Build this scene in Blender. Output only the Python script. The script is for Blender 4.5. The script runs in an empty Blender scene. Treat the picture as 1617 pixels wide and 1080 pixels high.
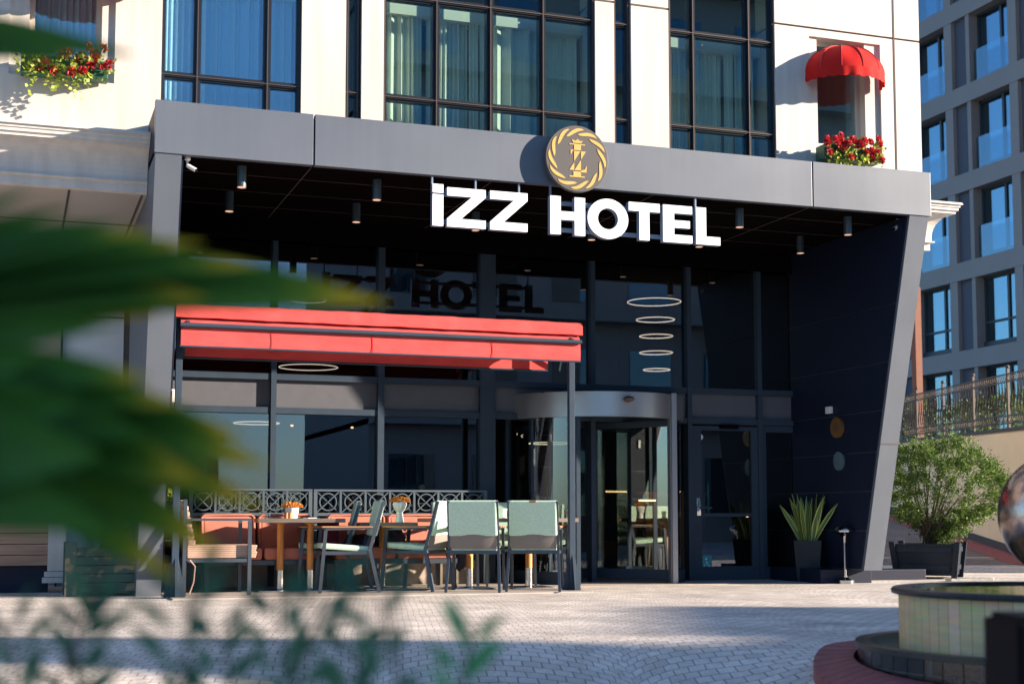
import bpy, bmesh, math, random
from mathutils import Vector, Matrix
R = math.radians
PI = math.pi
S = bpy.context.scene
C = S.collection
rnd = random.Random(7)

# ------------------------------------------------------------------ camera
F, W0, H0 = 2246.0, 1617.0, 1080.0
CAM_H, PITCH, YAW, SHIFT = 0.76, R(4.76), R(19.34), 92 / 1617.0
cam_d = bpy.data.cameras.new('camera')
cam = bpy.data.objects.new('camera', cam_d)
C.objects.link(cam)
cam.location = (0, 0, CAM_H)
cam.rotation_euler = (PI / 2 + PITCH, 0, -YAW)
cam_d.sensor_width = 36
cam_d.lens = F / W0 * 36
cam_d.shift_y = SHIFT
cam_d.clip_start = 0.05
cam_d.clip_end = 3000
cam_d.dof.use_dof = True
cam_d.dof.focus_distance = 16.0
cam_d.dof.aperture_fstop = 2.7
S.camera = cam

# ------------------------------------------------------------------ light
SUN_AZ, SUN_EL = R(114.0), R(15.5)       # clockwise from +Y
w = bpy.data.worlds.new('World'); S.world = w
w.use_nodes = True
nt = w.node_tree
for n in list(nt.nodes): nt.nodes.remove(n)
wo = nt.nodes.new('ShaderNodeOutputWorld'); bg = nt.nodes.new('ShaderNodeBackground')
sky = nt.nodes.new('ShaderNodeTexSky')
sky.sky_type = 'NISHITA'; sky.sun_disc = False
sky.sun_elevation = SUN_EL; sky.sun_rotation = SUN_AZ
sky.air_density = 1.0; sky.dust_density = 0.6; sky.ozone_density = 1.5
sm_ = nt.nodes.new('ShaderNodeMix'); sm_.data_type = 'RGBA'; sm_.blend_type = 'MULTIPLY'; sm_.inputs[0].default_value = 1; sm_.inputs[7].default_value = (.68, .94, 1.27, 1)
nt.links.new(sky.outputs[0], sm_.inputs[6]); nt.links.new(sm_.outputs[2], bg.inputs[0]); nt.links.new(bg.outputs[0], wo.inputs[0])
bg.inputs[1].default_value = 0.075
sd = bpy.data.lights.new('sun', 'SUN'); sd.energy = 5.0; sd.angle = R(0.5); sd.color = (1.0, 0.84, 0.69)
so = bpy.data.objects.new('sun', sd); C.objects.link(so)
SD = Vector((math.sin(SUN_AZ) * math.cos(SUN_EL), math.cos(SUN_AZ) * math.cos(SUN_EL), math.sin(SUN_EL)))
so.rotation_euler = SD.to_track_quat('Z', 'Y').to_euler()
so.location = (40, -20, 30)
S.view_settings.view_transform = 'Standard'; S.view_settings.look = 'None'
S.view_settings.exposure = 1.6; S.view_settings.gamma = 1
S.view_settings.use_curve_mapping = False
S.cycles.max_bounces = 8; S.cycles.transparent_max_bounces = 16
S.cycles.caustics_reflective = False; S.cycles.caustics_refractive = False

# measuring helpers: sight lines from the photographer's position onto real planes
_fw = Vector((math.sin(YAW) * math.cos(PITCH), math.cos(YAW) * math.cos(PITCH), math.sin(PITCH)))
_r = Vector((math.cos(YAW), -math.sin(YAW), 0)); _u = _r.cross(_fw)
def ray(px, py): return _fw + _r * ((px - 808.5) / F) + _u * ((540 - py + SHIFT * W0) / F)
def pY(px, py, Y): d = ray(px, py); t = Y / d.y; return Vector((d.x * t, Y, CAM_H + d.z * t))
def pX(px, py, X): d = ray(px, py); t = X / d.x; return Vector((X, d.y * t, CAM_H + d.z * t))
def pZ(px, py, Z=0.0): d = ray(px, py); t = (Z - CAM_H) / d.z; return Vector((d.x * t, d.y * t, Z))
def pD(px, py, D):                        # at forward distance D
    d = ray(px, py); t = D / math.hypot(1, 0) ; return Vector((0, 0, CAM_H)) + d * t
def XY(px, Y, py=600): return pY(px, py, Y).x

# ------------------------------------------------------------------ materials
def mat(name, col, rough=0.6, metal=0.0, noise=0.0, nscale=8.0, bump=0.0, bscale=60.0, spec=0.5, emit=None, es=0, sub=0, stretch=None, coat=0):
    m = bpy.data.materials.new(name); m.use_nodes = True
    t = m.node_tree; b = t.nodes['Principled BSDF']
    b.inputs['Roughness'].default_value = rough; b.inputs['Metallic'].default_value = metal
    b.inputs['Base Color'].default_value = (*col, 1); b.inputs['Specular IOR Level'].default_value = spec
    if coat: b.inputs['Coat Weight'].default_value = coat; b.inputs['Coat Roughness'].default_value = .15
    tc = t.nodes.new('ShaderNodeTexCoord'); mp = t.nodes.new('ShaderNodeMapping')
    t.links.new(tc.outputs['Object'], mp.inputs[0])
    if stretch: mp.inputs['Scale'].default_value = stretch
    if noise:
        n = t.nodes.new('ShaderNodeTexNoise'); n.inputs['Scale'].default_value = nscale; n.inputs['Detail'].default_value = 6
        r = t.nodes.new('ShaderNodeValToRGB')
        r.color_ramp.elements[0].position = .3; r.color_ramp.elements[1].position = .7
        r.color_ramp.elements[0].color = (*[max(0, c * (1 - noise)) for c in col], 1)
        r.color_ramp.elements[1].color = (*[min(1, c * (1 + noise)) for c in col], 1)
        t.links.new(mp.outputs[0], n.inputs['Vector']); t.links.new(n.outputs['Fac'], r.inputs[0])
        t.links.new(r.outputs[0], b.inputs['Base Color'])
        mr = t.nodes.new('ShaderNodeMapRange'); mr.inputs['To Min'].default_value = max(0, rough - .08); mr.inputs['To Max'].default_value = min(1, rough + .1)
        t.links.new(n.outputs['Fac'], mr.inputs['Value']); t.links.new(mr.outputs[0], b.inputs['Roughness'])
    if bump:
        n2 = t.nodes.new('ShaderNodeTexNoise'); n2.inputs['Scale'].default_value = bscale; n2.inputs['Detail'].default_value = 4
        bp = t.nodes.new('ShaderNodeBump'); bp.inputs['Strength'].default_value = bump; bp.inputs['Distance'].default_value = .01
        t.links.new(mp.outputs[0], n2.inputs['Vector']); t.links.new(n2.outputs['Fac'], bp.inputs['Height']); t.links.new(bp.outputs[0], b.inputs['Normal'])
    if emit: b.inputs['Emission Color'].default_value = (*emit, 1); b.inputs['Emission Strength'].default_value = es
    if sub: b.inputs['Subsurface Weight'].default_value = sub
    return m

def glass(name, tint, gcol, f0, rough=0.0, wob=0.0, fmax=1.0):
    m = bpy.data.materials.new(name); m.use_nodes = True; t = m.node_tree
    for n in list(t.nodes): t.nodes.remove(n)
    o = t.nodes.new('ShaderNodeOutputMaterial'); mx = t.nodes.new('ShaderNodeMixShader')
    tr = t.nodes.new('ShaderNodeBsdfTransparent'); tr.inputs[0].default_value = (*tint, 1)
    g = t.nodes.new('ShaderNodeBsdfGlossy'); g.inputs['Color'].default_value = (*gcol, 1); g.inputs['Roughness'].default_value = rough
    fr_ = t.nodes.new('ShaderNodeLayerWeight'); fr_.inputs['Blend'].default_value = .5; fr = t.nodes.new('ShaderNodeMath'); fr.operation = 'POWER'; fr.inputs[1].default_value = 4.5; t.links.new(fr_.outputs['Facing'], fr.inputs[0])
    mr = t.nodes.new('ShaderNodeMapRange'); mr.inputs['To Min'].default_value = f0; mr.inputs['To Max'].default_value = fmax
    t.links.new(fr.outputs[0], mr.inputs['Value']); t.links.new(mr.outputs[0], mx.inputs[0])
    t.links.new(tr.outputs[0], mx.inputs[1]); t.links.new(g.outputs[0], mx.inputs[2]); t.links.new(mx.outputs[0], o.inputs[0])
    if wob:
        tc = t.nodes.new('ShaderNodeTexCoord'); n2 = t.nodes.new('ShaderNodeTexNoise'); n2.inputs['Scale'].default_value = .9; n2.inputs['Detail'].default_value = 1
        bp = t.nodes.new('ShaderNodeBump'); bp.inputs['Strength'].default_value = wob; bp.inputs['Distance'].default_value = .02
        t.links.new(tc.outputs['Object'], n2.inputs['Vector']); t.links.new(n2.outputs['Fac'], bp.inputs['Height']); t.links.new(bp.outputs[0], g.inputs['Normal'])
    return m

def leafmat(name, c1, c2, rough=.45, trans=.35):
    m = bpy.data.materials.new(name); m.use_nodes = True; t = m.node_tree; b = t.nodes['Principled BSDF']
    g = t.nodes.new('ShaderNodeNewGeometry'); r = t.nodes.new('ShaderNodeValToRGB')
    r.color_ramp.elements[0].color = (*c1, 1); r.color_ramp.elements[1].color = (*c2, 1)
    t.links.new(g.outputs['Random Per Island'], r.inputs[0]); t.links.new(r.outputs[0], b.inputs['Base Color'])
    b.inputs['Roughness'].default_value = rough
    tl = t.nodes.new('ShaderNodeBsdfTranslucent'); mx = t.nodes.new('ShaderNodeMixShader'); mx.inputs[0].default_value = trans
    t.links.new(r.outputs[0], tl.inputs[0]); t.links.new(b.outputs[0], mx.inputs[1]); t.links.new(tl.outputs[0], mx.inputs[2])
    t.links.new(mx.outputs[0], t.nodes['Material Output'].inputs[0])
    return m

def brickmat(name, c1, c2, cm, bw, rh, mortar, axes='XY', rough=.8, fan=False, rot=0.0, vary=.5, bump=.5):
    m = bpy.data.materials.new(name); m.use_nodes = True; t = m.node_tree; b = t.nodes['Principled BSDF']
    tc = t.nodes.new('ShaderNodeTexCoord'); mp = t.nodes.new('ShaderNodeMapping'); mp.inputs['Rotation'].default_value = (0, 0, rot)
    t.links.new(tc.outputs['Object'], mp.inputs[0])
    sx = t.nodes.new('ShaderNodeSeparateXYZ'); t.links.new(mp.outputs[0], sx.inputs[0])
    cx = t.nodes.new('ShaderNodeCombineXYZ')
    def M(op, a, bb=None, c=None):
        n = t.nodes.new('ShaderNodeMath'); n.operation = op
        for i, v in enumerate((a, bb, c)):
            if v is None: continue
            if isinstance(v, (int, float)): n.inputs[i].default_value = v
            else: t.links.new(v, n.inputs[i])
        return n.outputs[0]
    A, B = sx.outputs['XYZ'.index(axes[0])], sx.outputs['XYZ'.index(axes[1])]
    if fan:
        Wc = 1.45; RR = .84
        nz = t.nodes.new('ShaderNodeTexNoise'); nz.inputs['Scale'].default_value = 2.2; nz.inputs['Detail'].default_value = 2
        t.links.new(mp.outputs[0], nz.inputs['Vector'])
        wob = M('MULTIPLY', M('SUBTRACT', nz.outputs['Fac'], .5), .05)
        A = M('ADD', A, wob)
        md = M('FLOORED_MODULO', A, Wc); lx = M('SUBTRACT', md, Wc / 2)
        q = M('SQRT', M('SUBTRACT', RR * RR, M('MULTIPLY', lx, lx)))
        B = M('ADD', M('SUBTRACT', B, q), M('MULTIPLY', wob, .6))
        ar = M('MULTIPLY', M('ARCSINE', M('DIVIDE', lx, RR)), RR)
        A = M('ADD', ar, M('MULTIPLY', M('FLOOR', M('DIVIDE', A, Wc)), 3.37))
    t.links.new(A, cx.inputs[0]); t.links.new(B, cx.inputs[1])
    br = t.nodes.new('ShaderNodeTexBrick'); t.links.new(cx.outputs[0], br.inputs['Vector'])
    br.inputs['Scale'].default_value = 1; br.inputs['Brick Width'].default_value = bw; br.inputs['Row Height'].default_value = rh
    br.inputs['Mortar Size'].default_value = mortar; br.inputs['Mortar Smooth'].default_value = .3
    br.inputs['Color1'].default_value = (*c1, 1); br.inputs['Color2'].default_value = (*c2, 1); br.inputs['Mortar'].default_value = (*cm, 1)
    n = t.nodes.new('ShaderNodeTexNoise'); n.inputs['Scale'].default_value = 1.3; n.inputs['Detail'].default_value = 8; n.inputs['Roughness'].default_value = .65
    t.links.new(tc.outputs['Object'], n.inputs['Vector'])
    mr = t.nodes.new('ShaderNodeMapRange'); mr.inputs['From Min'].default_value = .3; mr.inputs['From Max'].default_value = .7; mr.inputs['To Min'].default_value = 1 - vary * .5; mr.inputs['To Max'].default_value = 1 + vary * .35
    t.links.new(n.outputs['Fac'], mr.inputs['Value'])
    n3 = t.nodes.new('ShaderNodeTexNoise'); n3.inputs['Scale'].default_value = 45; n3.inputs['Detail'].default_value = 4
    t.links.new(tc.outputs['Object'], n3.inputs['Vector'])
    mr3 = t.nodes.new('ShaderNodeMapRange'); mr3.inputs['From Min'].default_value = .3; mr3.inputs['From Max'].default_value = .7; mr3.inputs['To Min'].default_value = .85; mr3.inputs['To Max'].default_value = 1.12
    t.links.new(n3.outputs['Fac'], mr3.inputs['Value'])
    fac = M('MULTIPLY', mr.outputs[0], mr3.outputs[0])
    vm = t.nodes.new('ShaderNodeVectorMath'); vm.operation = 'SCALE'
    t.links.new(br.outputs['Color'], vm.inputs[0]); t.links.new(fac, vm.inputs['Scale'])
    t.links.new(vm.outputs[0], b.inputs['Base Color']); b.inputs['Roughness'].default_value = rough
    h = M('ADD', M('MULTIPLY', br.outputs['Fac'], -1.0), M('MULTIPLY', n3.outputs['Fac'], .35))
    bp = t.nodes.new('ShaderNodeBump'); bp.inputs['Strength'].default_value = bump; bp.inputs['Distance'].default_value = .006
    t.links.new(h, bp.inputs['Height']); t.links.new(bp.outputs[0], b.inputs['Normal'])
    return m

def woodmat(name, c1, c2, axis=0, scale=14, rough=.6):
    m = bpy.data.materials.new(name); m.use_nodes = True; t = m.node_tree; b = t.nodes['Principled BSDF']
    tc = t.nodes.new('ShaderNodeTexCoord'); mp = t.nodes.new('ShaderNodeMapping'); sc = [6, 6, 6]; sc[axis] = .5
    mp.inputs['Scale'].default_value = sc; t.links.new(tc.outputs['Object'], mp.inputs[0])
    n = t.nodes.new('ShaderNodeTexNoise'); n.inputs['Scale'].default_value = scale / 3; n.inputs['Detail'].default_value = 8; n.inputs['Distortion'].default_value = .6
    r = t.nodes.new('ShaderNodeValToRGB'); r.color_ramp.elements[0].position = .3; r.color_ramp.elements[1].position = .7
    r.color_ramp.elements[0].color = (*c1, 1); r.color_ramp.elements[1].color = (*c2, 1)
    t.links.new(mp.outputs[0], n.inputs[0]); t.links.new(n.outputs['Fac'], r.inputs[0]); t.links.new(r.outputs[0], b.inputs['Base Color'])
    b.inputs['Roughness'].default_value = rough
    return m

M = {}
M['white_wall'] = mat('white_wall', (.62, .575, .515), .65, noise=.035, nscale=1.2, bump=.1, bscale=25)
M['cornice'] = mat('cornice', (.68, .635, .575), .6, noise=.04, nscale=2)
M['soffit_panel'] = mat('soffit_panel', (.52, .46, .40), .45, noise=.05, nscale=1.5)
M['groove'] = mat('groove', (.10, .08, .07), .9)
M['portal'] = mat('portal', (.135, .155, .185), .42, .2, noise=.07, nscale=.9, bump=.04, bscale=3)
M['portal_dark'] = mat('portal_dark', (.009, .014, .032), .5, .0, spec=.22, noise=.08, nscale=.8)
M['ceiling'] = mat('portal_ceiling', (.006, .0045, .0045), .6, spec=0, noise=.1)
M['frame'] = mat('slate_frame', (.042, .062, .088), .45, .0, spec=.12, noise=.05)
M['bayframe'] = mat('bay_frame', (.02, .024, .03), .35, .3)
M['bronze'] = mat('bronze_trim', (.10, .07, .06), .5, .2)
M['sp_panel'] = mat('spandrel_panel', (.11, .115, .13), .45, .0, spec=.3, noise=.04)
M['bayglass'] = glass('bay_glass', (.84, .93, .90), (.60, .84, 1.0), .13, wob=.06)
M['bayglass_blue'] = glass('bay_glass_blue', (.74, .90, .98), (.66, .85, .95), .14, wob=.05)
M['porglass'] = glass('portal_glass', (.52, .50, .50), (.80, .88, 1.0), .13, wob=.03)
M['drumglass'] = glass('drum_glass', (.74, .76, .70), (.9, .93, .95), .19)
M['thinglass'] = glass('thin_glass', (.62, .78, .84), (.7, .9, 1), .14)
M['curtain'] = mat('curtain', (.80, .82, .74), .9, noise=.03)
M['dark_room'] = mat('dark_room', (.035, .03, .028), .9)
M['room'] = mat('room', (.10, .12, .12), .9)
M['gold'] = mat('gold_leaf', (.56, .36, .09), .5, .0, noise=.05)
M['disc'] = mat('disc_grey', (.085, .078, .076), .5, .1)
M['sign_white'] = mat('sign_white', (.86, .87, .92), .45, emit=(.93, .93, 1), es=.12)
M['sign_side'] = mat('sign_side', (.20, .26, .34), .5)
M['red_fabric'] = mat('red_fabric', (.62, .085, .08), .9, noise=.13, nscale=3.5, bump=.6, bscale=5, spec=.2, stretch=(1, 1, 2.5))
M['red_dome'] = mat('red_dome', (.60, .018, .015), .8, spec=.15, noise=.05, nscale=4, bump=.15, bscale=400)
M['sofa'] = mat('terracotta_fabric', (.50, .175, .115), .8, noise=.12, nscale=5, bump=.3, bscale=200)
M['teal'] = mat('teal_fabric', (.58, .78, .60), .9, noise=.10, nscale=60, bump=.5, bscale=350)
M['teal_pipe'] = mat('teal_piping', (.50, .68, .60), .9)
M['mesh'] = mat('grey_mesh', (.22, .19, .165), .8, noise=.05)
M['chair_metal'] = mat('chair_metal', (.055, .07, .09), .4, .2)
M['armwood'] = woodmat('arm_wood', (.30, .15, .07), (.45, .24, .11), 1)
M['legwood'] = woodmat('leg_wood', (.50, .20, .05), (.75, .33, .08), 2)
M['tabletop'] = woodmat('table_wood', (.10, .085, .07), (.24, .20, .16), 0)
M['tableedge'] = mat('table_edge', (.33, .13, .08), .6, noise=.2)
M['steel'] = mat('steel', (.62, .61, .60), .22, 1.0, noise=.1, nscale=20)
M['chrome'] = mat('chrome', (.50, .51, .53), .08, 1.0)
M['tan'] = mat('tan_cushion', (.48, .32, .235), .9, noise=.08)
M['marble'] = mat('marble_ledge', (.46, .38, .31), .5, noise=.28, nscale=9)
M['lattice'] = mat('lattice_metal', (.10, .13, .155), .45, .2)
M['vase'] = mat('white_ceramic', (.8, .78, .74), .35)
M['orange_flower'] = leafmat('orange_flower', (.55, .16, .02), (.85, .42, .06), .8, .2)
M['navy_cloth'] = mat('dark_cloth', (.055, .05, .07), .9, noise=.3, nscale=14, bump=.6, bscale=30)
M['maroon'] = mat('maroon_fabric', (.28, .03, .05), .85)
M['wood_slat'] = woodmat('wood_slat', (.30, .17, .11), (.44, .28, .18), 0)
M['green_paint'] = mat('green_wood', (.06, .11, .085), .6, noise=.35, nscale=9)
for n_ in M['green_paint'].node_tree.nodes:
    if n_.type == 'VALTORGB':
        n_.color_ramp.elements[0].position = .52; n_.color_ramp.elements[1].position = .60; n_.color_ramp.elements[0].color = (.05,.09,.07,1); n_.color_ramp.elements[1].color = (.30,.22,.13,1)
# rain streaks and dust on the render
for mm_ in ('white_wall', 'cornice', 'portal'):
    t_ = M[mm_].node_tree; b_ = t_.nodes['Principled BSDF']; src = b_.inputs['Base Color'].links[0].from_socket
    tc_ = t_.nodes.new('ShaderNodeTexCoord'); mp_ = t_.nodes.new('ShaderNodeMapping'); mp_.inputs['Scale'].default_value = (5, 5, .35); n_ = t_.nodes.new('ShaderNodeTexNoise'); n_.inputs['Scale'].default_value = 2.2; n_.inputs['Detail'].default_value = 7
    r_ = t_.nodes.new('ShaderNodeMapRange'); r_.inputs['From Min'].default_value = .35; r_.inputs['From Max'].default_value = .62; r_.inputs['To Min'].default_value = .88 if mm_ != 'portal' else .955; r_.inputs['To Max'].default_value = 1
    v_ = t_.nodes.new('ShaderNodeVectorMath'); v_.operation = 'SCALE'; t_.links.new(tc_.outputs['Object'], mp_.inputs[0]); t_.links.new(mp_.outputs[0], n_.inputs[0]); t_.links.new(n_.outputs['Fac'], r_.inputs['Value']); t_.links.new(src, v_.inputs[0]); t_.links.new(r_.outputs[0], v_.inputs['Scale']); t_.links.new(v_.outputs[0], b_.inputs['Base Color'])
M['navy_paint'] = mat('navy_wood', (.011, .018, .028), .5, spec=.25, noise=.3, nscale=10)
M['plaque_gold'] = mat('brass', (.40, .20, .07), .4, .7)
M['plaque_glass'] = mat('plaque_glass', (.10, .15, .18), .15, .2)
M['white'] = mat('white_plastic', (.75, .74, .72), .4)
M['black'] = mat('black_plastic', (.003, .003, .005), .6, spec=.05)
M['cyl'] = mat('lamp_blue_grey', (.06, .085, .10), .4, .4)
M['ring'] = mat('ring_light', (.8, .75, .65), .5, emit=(1, .90, .74), es=.9)
M['warm'] = mat('warm_bulb', (1, .7, .4), .5, emit=(1, .62, .3), es=2.2)
M['sticker'] = mat('sticker_teal', (.03, .30, .32), .5)
M['sticker_w'] = mat('sticker_white', (.7, .8, .82), .5)
M['bark'] = mat('bark', (.07, .045, .03), .9, noise=.3, nscale=15)
M['bush'] = leafmat('bush_leaf', (.025, .08, .012), (.17, .25, .035), .6, .3)
M['lime'] = leafmat('lime_leaf', (.16, .27, .03), (.58, .62, .10), .5, .4)
M['rose'] = leafmat('rose_petal', (.30, .012, .02), (.62, .035, .045), .6, .15)
M['rose_r'] = leafmat('rose_petal_bright', (.45, .02, .03), (.85, .09, .10), .6, .15)
M['boxgreen'] = mat('box_green', (.015, .09, .05), .5)
M['olive'] = leafmat('sprig_leaf', (.02, .09, .06), (.09, .22, .11), .5, .4)
M['shade_plant'] = leafmat('terrace_leaf', (.03, .07, .02), (.16, .22, .05), .6, .3)
M['grey_conc'] = mat('grey_cladding', (.27, .24, .22), .75, noise=.06, nscale=.6)
M['dark_panel'] = mat('dark_panel', (.08, .08, .10), .7, noise=.05)
M['bwin'] = glass('building_window', (.32, .42, .48), (.55, .85, 1.0), .30)
M['bwinframe'] = mat('building_window_frame', (.03, .045, .055), .5)
M['cream'] = mat('cream_render', (.80, .64, .42), .85, noise=.07, nscale=1.5, bump=.3, bscale=40)
M['coping'] = mat('coping', (.05, .045, .04), .7)
M['iron'] = mat('wrought_iron', (.06, .042, .03), .6, .1, noise=.2)
M['rust'] = mat('rust_steel', (.20, .08, .045), .8, noise=.15)
M['mosaic_dark'] = brickmat('dark_tile', (.012, .013, .016), (.02, .018, .02), (.05, .055, .06), .10, .30, .004, 'XZ', .2, bump=.4)
M['water'] = mat('water', (.05, .05, .02), .03, 0, spec=.6, bump=.1, bscale=9)
M['sphere_metal'] = mat('sphere_metal', (.34, .27, .24), .22, 1.0, noise=.65, nscale=9, bump=.3, bscale=14)
M['granite'] = mat('granite_rim', (.035, .032, .03), .35, spec=.3, noise=.3, nscale=60)
M['apt'] = mat('apartment_render', (.40, .38, .35), .85, noise=.04, nscale=.5)
M['apt2'] = mat('apartment_dark', (.16, .14, .13), .85, noise=.08, nscale=.5)
M['tile_red'] = mat('roof_red', (.30, .09, .05), .8, noise=.2)
M['paving'] = brickmat('cobble_fans', (.56, .50, .43), (.70, .635, .56), (.24, .20, .165), .115, .105, .005, 'XY', .78, fan=True, rot=R(14), bump=.55, vary=.7)
M['rampstone'] = brickmat('ramp_setts', (.17, .14, .125), (.24, .20, .18), (.06, .05, .045), .16, .1, .008, 'XY', .75, rot=R(20))
M['redbrick'] = mat('red_brick_edging', (.27, .075, .07), .7, noise=.25, nscale=8, bump=.4)
M['slab'] = mat('terrace_slab', (.44, .38, .33), .7, noise=.15, nscale=3)
M['asphalt'] = mat('asphalt', (.05, .05, .05), .9, noise=.2, nscale=3)
M['grass'] = mat('hill_green', (.06, .08, .04), .95, noise=.3, nscale=.1)

# ------------------------------------------------------------------ mesh builder
class MB:
    def __init__(s): s.v = []; s.f = []; s.sm = []; s.mi = []; s.cur = 0
    def add(s, vs, fs, smooth=False):
        o = len(s.v); s.v += [Vector(v) for v in vs]
        for f in fs: s.f.append([i + o for i in f]); s.sm.append(smooth); s.mi.append(s.cur)
        return s
    def box(s, x0, x1, y0, y1, z0, z1, M4=None, bev=0):
        if x0 > x1: x0, x1 = x1, x0
        if y0 > y1: y0, y1 = y1, y0
        if z0 > z1: z0, z1 = z1, z0
        if bev:
            b = min(bev, (x1-x0)*.45, (y1-y0)*.45, (z1-z0)*.45)
            bm = bmesh.new(); bmesh.ops.create_cube(bm, size=1)
            for v in bm.verts: v.co = Vector(((x0+x1)/2 + v.co.x*(x1-x0), (y0+y1)/2 + v.co.y*(y1-y0), (z0+z1)/2 + v.co.z*(z1-z0)))
            bmesh.ops.bevel(bm, geom=bm.edges[:], offset=b, segments=2, affect='EDGES', profile=.6)
            vs = [v.co.copy() for v in bm.verts]; bm.verts.index_update(); fs = [[v.index for v in f.verts] for f in bm.faces]; bm.free()
        else:
            vs = [Vector(p) for p in ((x0,y0,z0),(x1,y0,z0),(x1,y1,z0),(x0,y1,z0),(x0,y0,z1),(x1,y0,z1),(x1,y1,z1),(x0,y1,z1))]
            fs = [(0,3,2,1),(4,5,6,7),(0,1,5,4),(1,2,6,5),(2,3,7,6),(3,0,4,7)]
        if M4 is not None: vs = [M4 @ v for v in vs]
        return s.add(vs, fs)
    def tube(s, pts, r, n=8, closed=False, caps=True):
        pts = [Vector(p) for p in pts]; k = len(pts); rs = r if isinstance(r, (list, tuple)) else [r] * k
        vs = []; fs = []; prev = None
        for i, p in enumerate(pts):
            if closed: d = (pts[(i+1) % k] - pts[i-1])
            else: d = (pts[min(i+1, k-1)] - pts[max(i-1, 0)])
            d.normalize()
            a = prev if prev is not None else (Vector((0,0,1)) if abs(d.z) < .9 else Vector((1,0,0)))
            a = (a - d * a.dot(d))
            if a.length < 1e-5: a = d.orthogonal()
            a.normalize(); prev = a; b = d.cross(a)
            for j in range(n):
                t = 2*PI*j/n; vs.append(p + (a*math.cos(t) + b*math.sin(t)) * rs[i])
        for i in range(k if closed else k-1):
            i2 = (i+1) % k
            for j in range(n): fs.append((i*n+j, i*n+(j+1) % n, i2*n+(j+1) % n, i2*n+j))
        s.add(vs, fs, True)
        if caps and not closed:
            o = len(s.v) - len(vs); s.f.append([o+j for j in range(n)][::-1]); s.sm.append(False); s.mi.append(s.cur)
            s.f.append([o+(k-1)*n+j for j in range(n)]); s.sm.append(False); s.mi.append(s.cur)
        return s
    def bar(s, a, b, w, h=None, up=(0,0,1)):
        a = Vector(a); b = Vector(b); h = h or w; d = (b-a).normalized(); u = Vector(up)
        if abs(d.dot(u)) > .98: u = Vector((0,1,0))
        x = d.cross(u).normalized(); u = x.cross(d).normalized()
        vs = []
        for p in (a, b):
            for sx, sy in ((-1,-1),(1,-1),(1,1),(-1,1)): vs.append(p + x*(sx*w/2) + u*(sy*h/2))
        return s.add(vs, [(3,2,1,0),(4,5,6,7),(0,1,5,4),(1,2,6,5),(2,3,7,6),(3,0,4,7)])
    def lathe(s, prof, c=(0,0,0), n=24, a0=0, a1=2*PI, smooth=True):
        c = Vector(c); full = abs(a1-a0-2*PI) < 1e-6; m = n if full else n+1; vs = []; fs = []
        for j in range(m):
            t = a0 + (a1-a0)*j/n
            for r, z in prof: vs.append(c + Vector((r*math.cos(t), r*math.sin(t), z)))
        k = len(prof)
        for j in range(n):
            j2 = (j+1) % m
            for i in range(k-1): fs.append((j*k+i, j2*k+i, j2*k+i+1, j*k+i+1))
        return s.add(vs, fs, smooth)
    def prism(s, poly, fn, d):                 # poly 2D, fn(u,v,w)->xyz, thickness w 0..d
        n = len(poly); vs = [fn(u, v, 0) for u, v in poly] + [fn(u, v, d) for u, v in poly]
        fs = [list(range(n)), [n+i for i in range(n)][::-1]] + [(i, i+n, (i+1) % n + n, (i+1) % n) for i in range(n)]
        return s.add(vs, fs)
    def sphere(s, c, r, n=12, sq=(1,1,1), smooth=True):
        prof = [(r*math.sin(PI*i/n)+1e-5, -r*math.cos(PI*i/n)) for i in range(n+1)]
        o = len(s.v); s.lathe(prof, (0,0,0), n*2, smooth=smooth)
        for i in range(o, len(s.v)): v = s.v[i]; s.v[i] = Vector((v.x*sq[0]+c[0], v.y*sq[1]+c[1], v.z*sq[2]+c[2]))
        return s
    def leaf(s, p, d, L, wd, nrm=None):        # pointed leaf from p along d
        p = Vector(p); d = Vector(d).normalized()
        x = (Vector(nrm) if nrm is not None else Vector((rnd.gauss(0,1), rnd.gauss(0,1), rnd.gauss(0,1)))).cross(d)
        if x.length < 1e-4: x = d.orthogonal()
        x.normalize(); up = d.cross(x)
        return s.add([p, p + d*L*.5 + x*wd/2 + up*L*.04, p + d*L, p + d*L*.5 - x*wd/2 + up*L*.04], [(0,1,2,3)])
_OFF = {}
def setoff(o, off): _OFF[o.name] = Vector(off)
def build(s, name, m, parent=None, world=True):
    off = Vector((0,0,0))
    if parent is not None and world: off = _OFF.get(parent.name, off)
    me = bpy.data.meshes.new(name)
    me.from_pydata([v - off for v in s.v], [], s.f)
    for p, sm, mi in zip(me.polygons, s.sm, s.mi): p.use_smooth = sm; p.material_index = mi
    for mm in (m if isinstance(m, (list, tuple)) else [m]): me.materials.append(mm)
    me.update()
    if any(s.sm): me.set_sharp_from_angle(angle=R(38))
    o = bpy.data.objects.new(name, me); C.objects.link(o)
    if parent is not None: o.parent = parent; setoff(o, off)
    return o
MB.build = build

def tag(o, label=None, cat=None, group=None, kind=None):
    if label: o['label'] = label
    if cat: o['category'] = cat
    if group: o['group'] = group
    if kind: o['kind'] = kind
    return o
def thing(name, label, cat, loc=(0,0,0), rz=0, group=None):
    o = bpy.data.objects.new(name, None); C.objects.link(o); o.location = loc; o.rotation_euler = (0,0,rz)
    o.empty_display_size = .2; setoff(o, loc)
    return tag(o, label, cat, group)
def copy_tree(o, parent=None):
    c = o.copy(); C.objects.link(c); c.parent = parent
    for ch in o.children: copy_tree(ch, c)
    return c
def struct(name, mb, m): return tag(mb.build(name, m), kind='structure')
def one(mb, name, m, label, cat, group=None, kind=None): return tag(mb.build(name, m), label, cat, group, kind)

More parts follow.
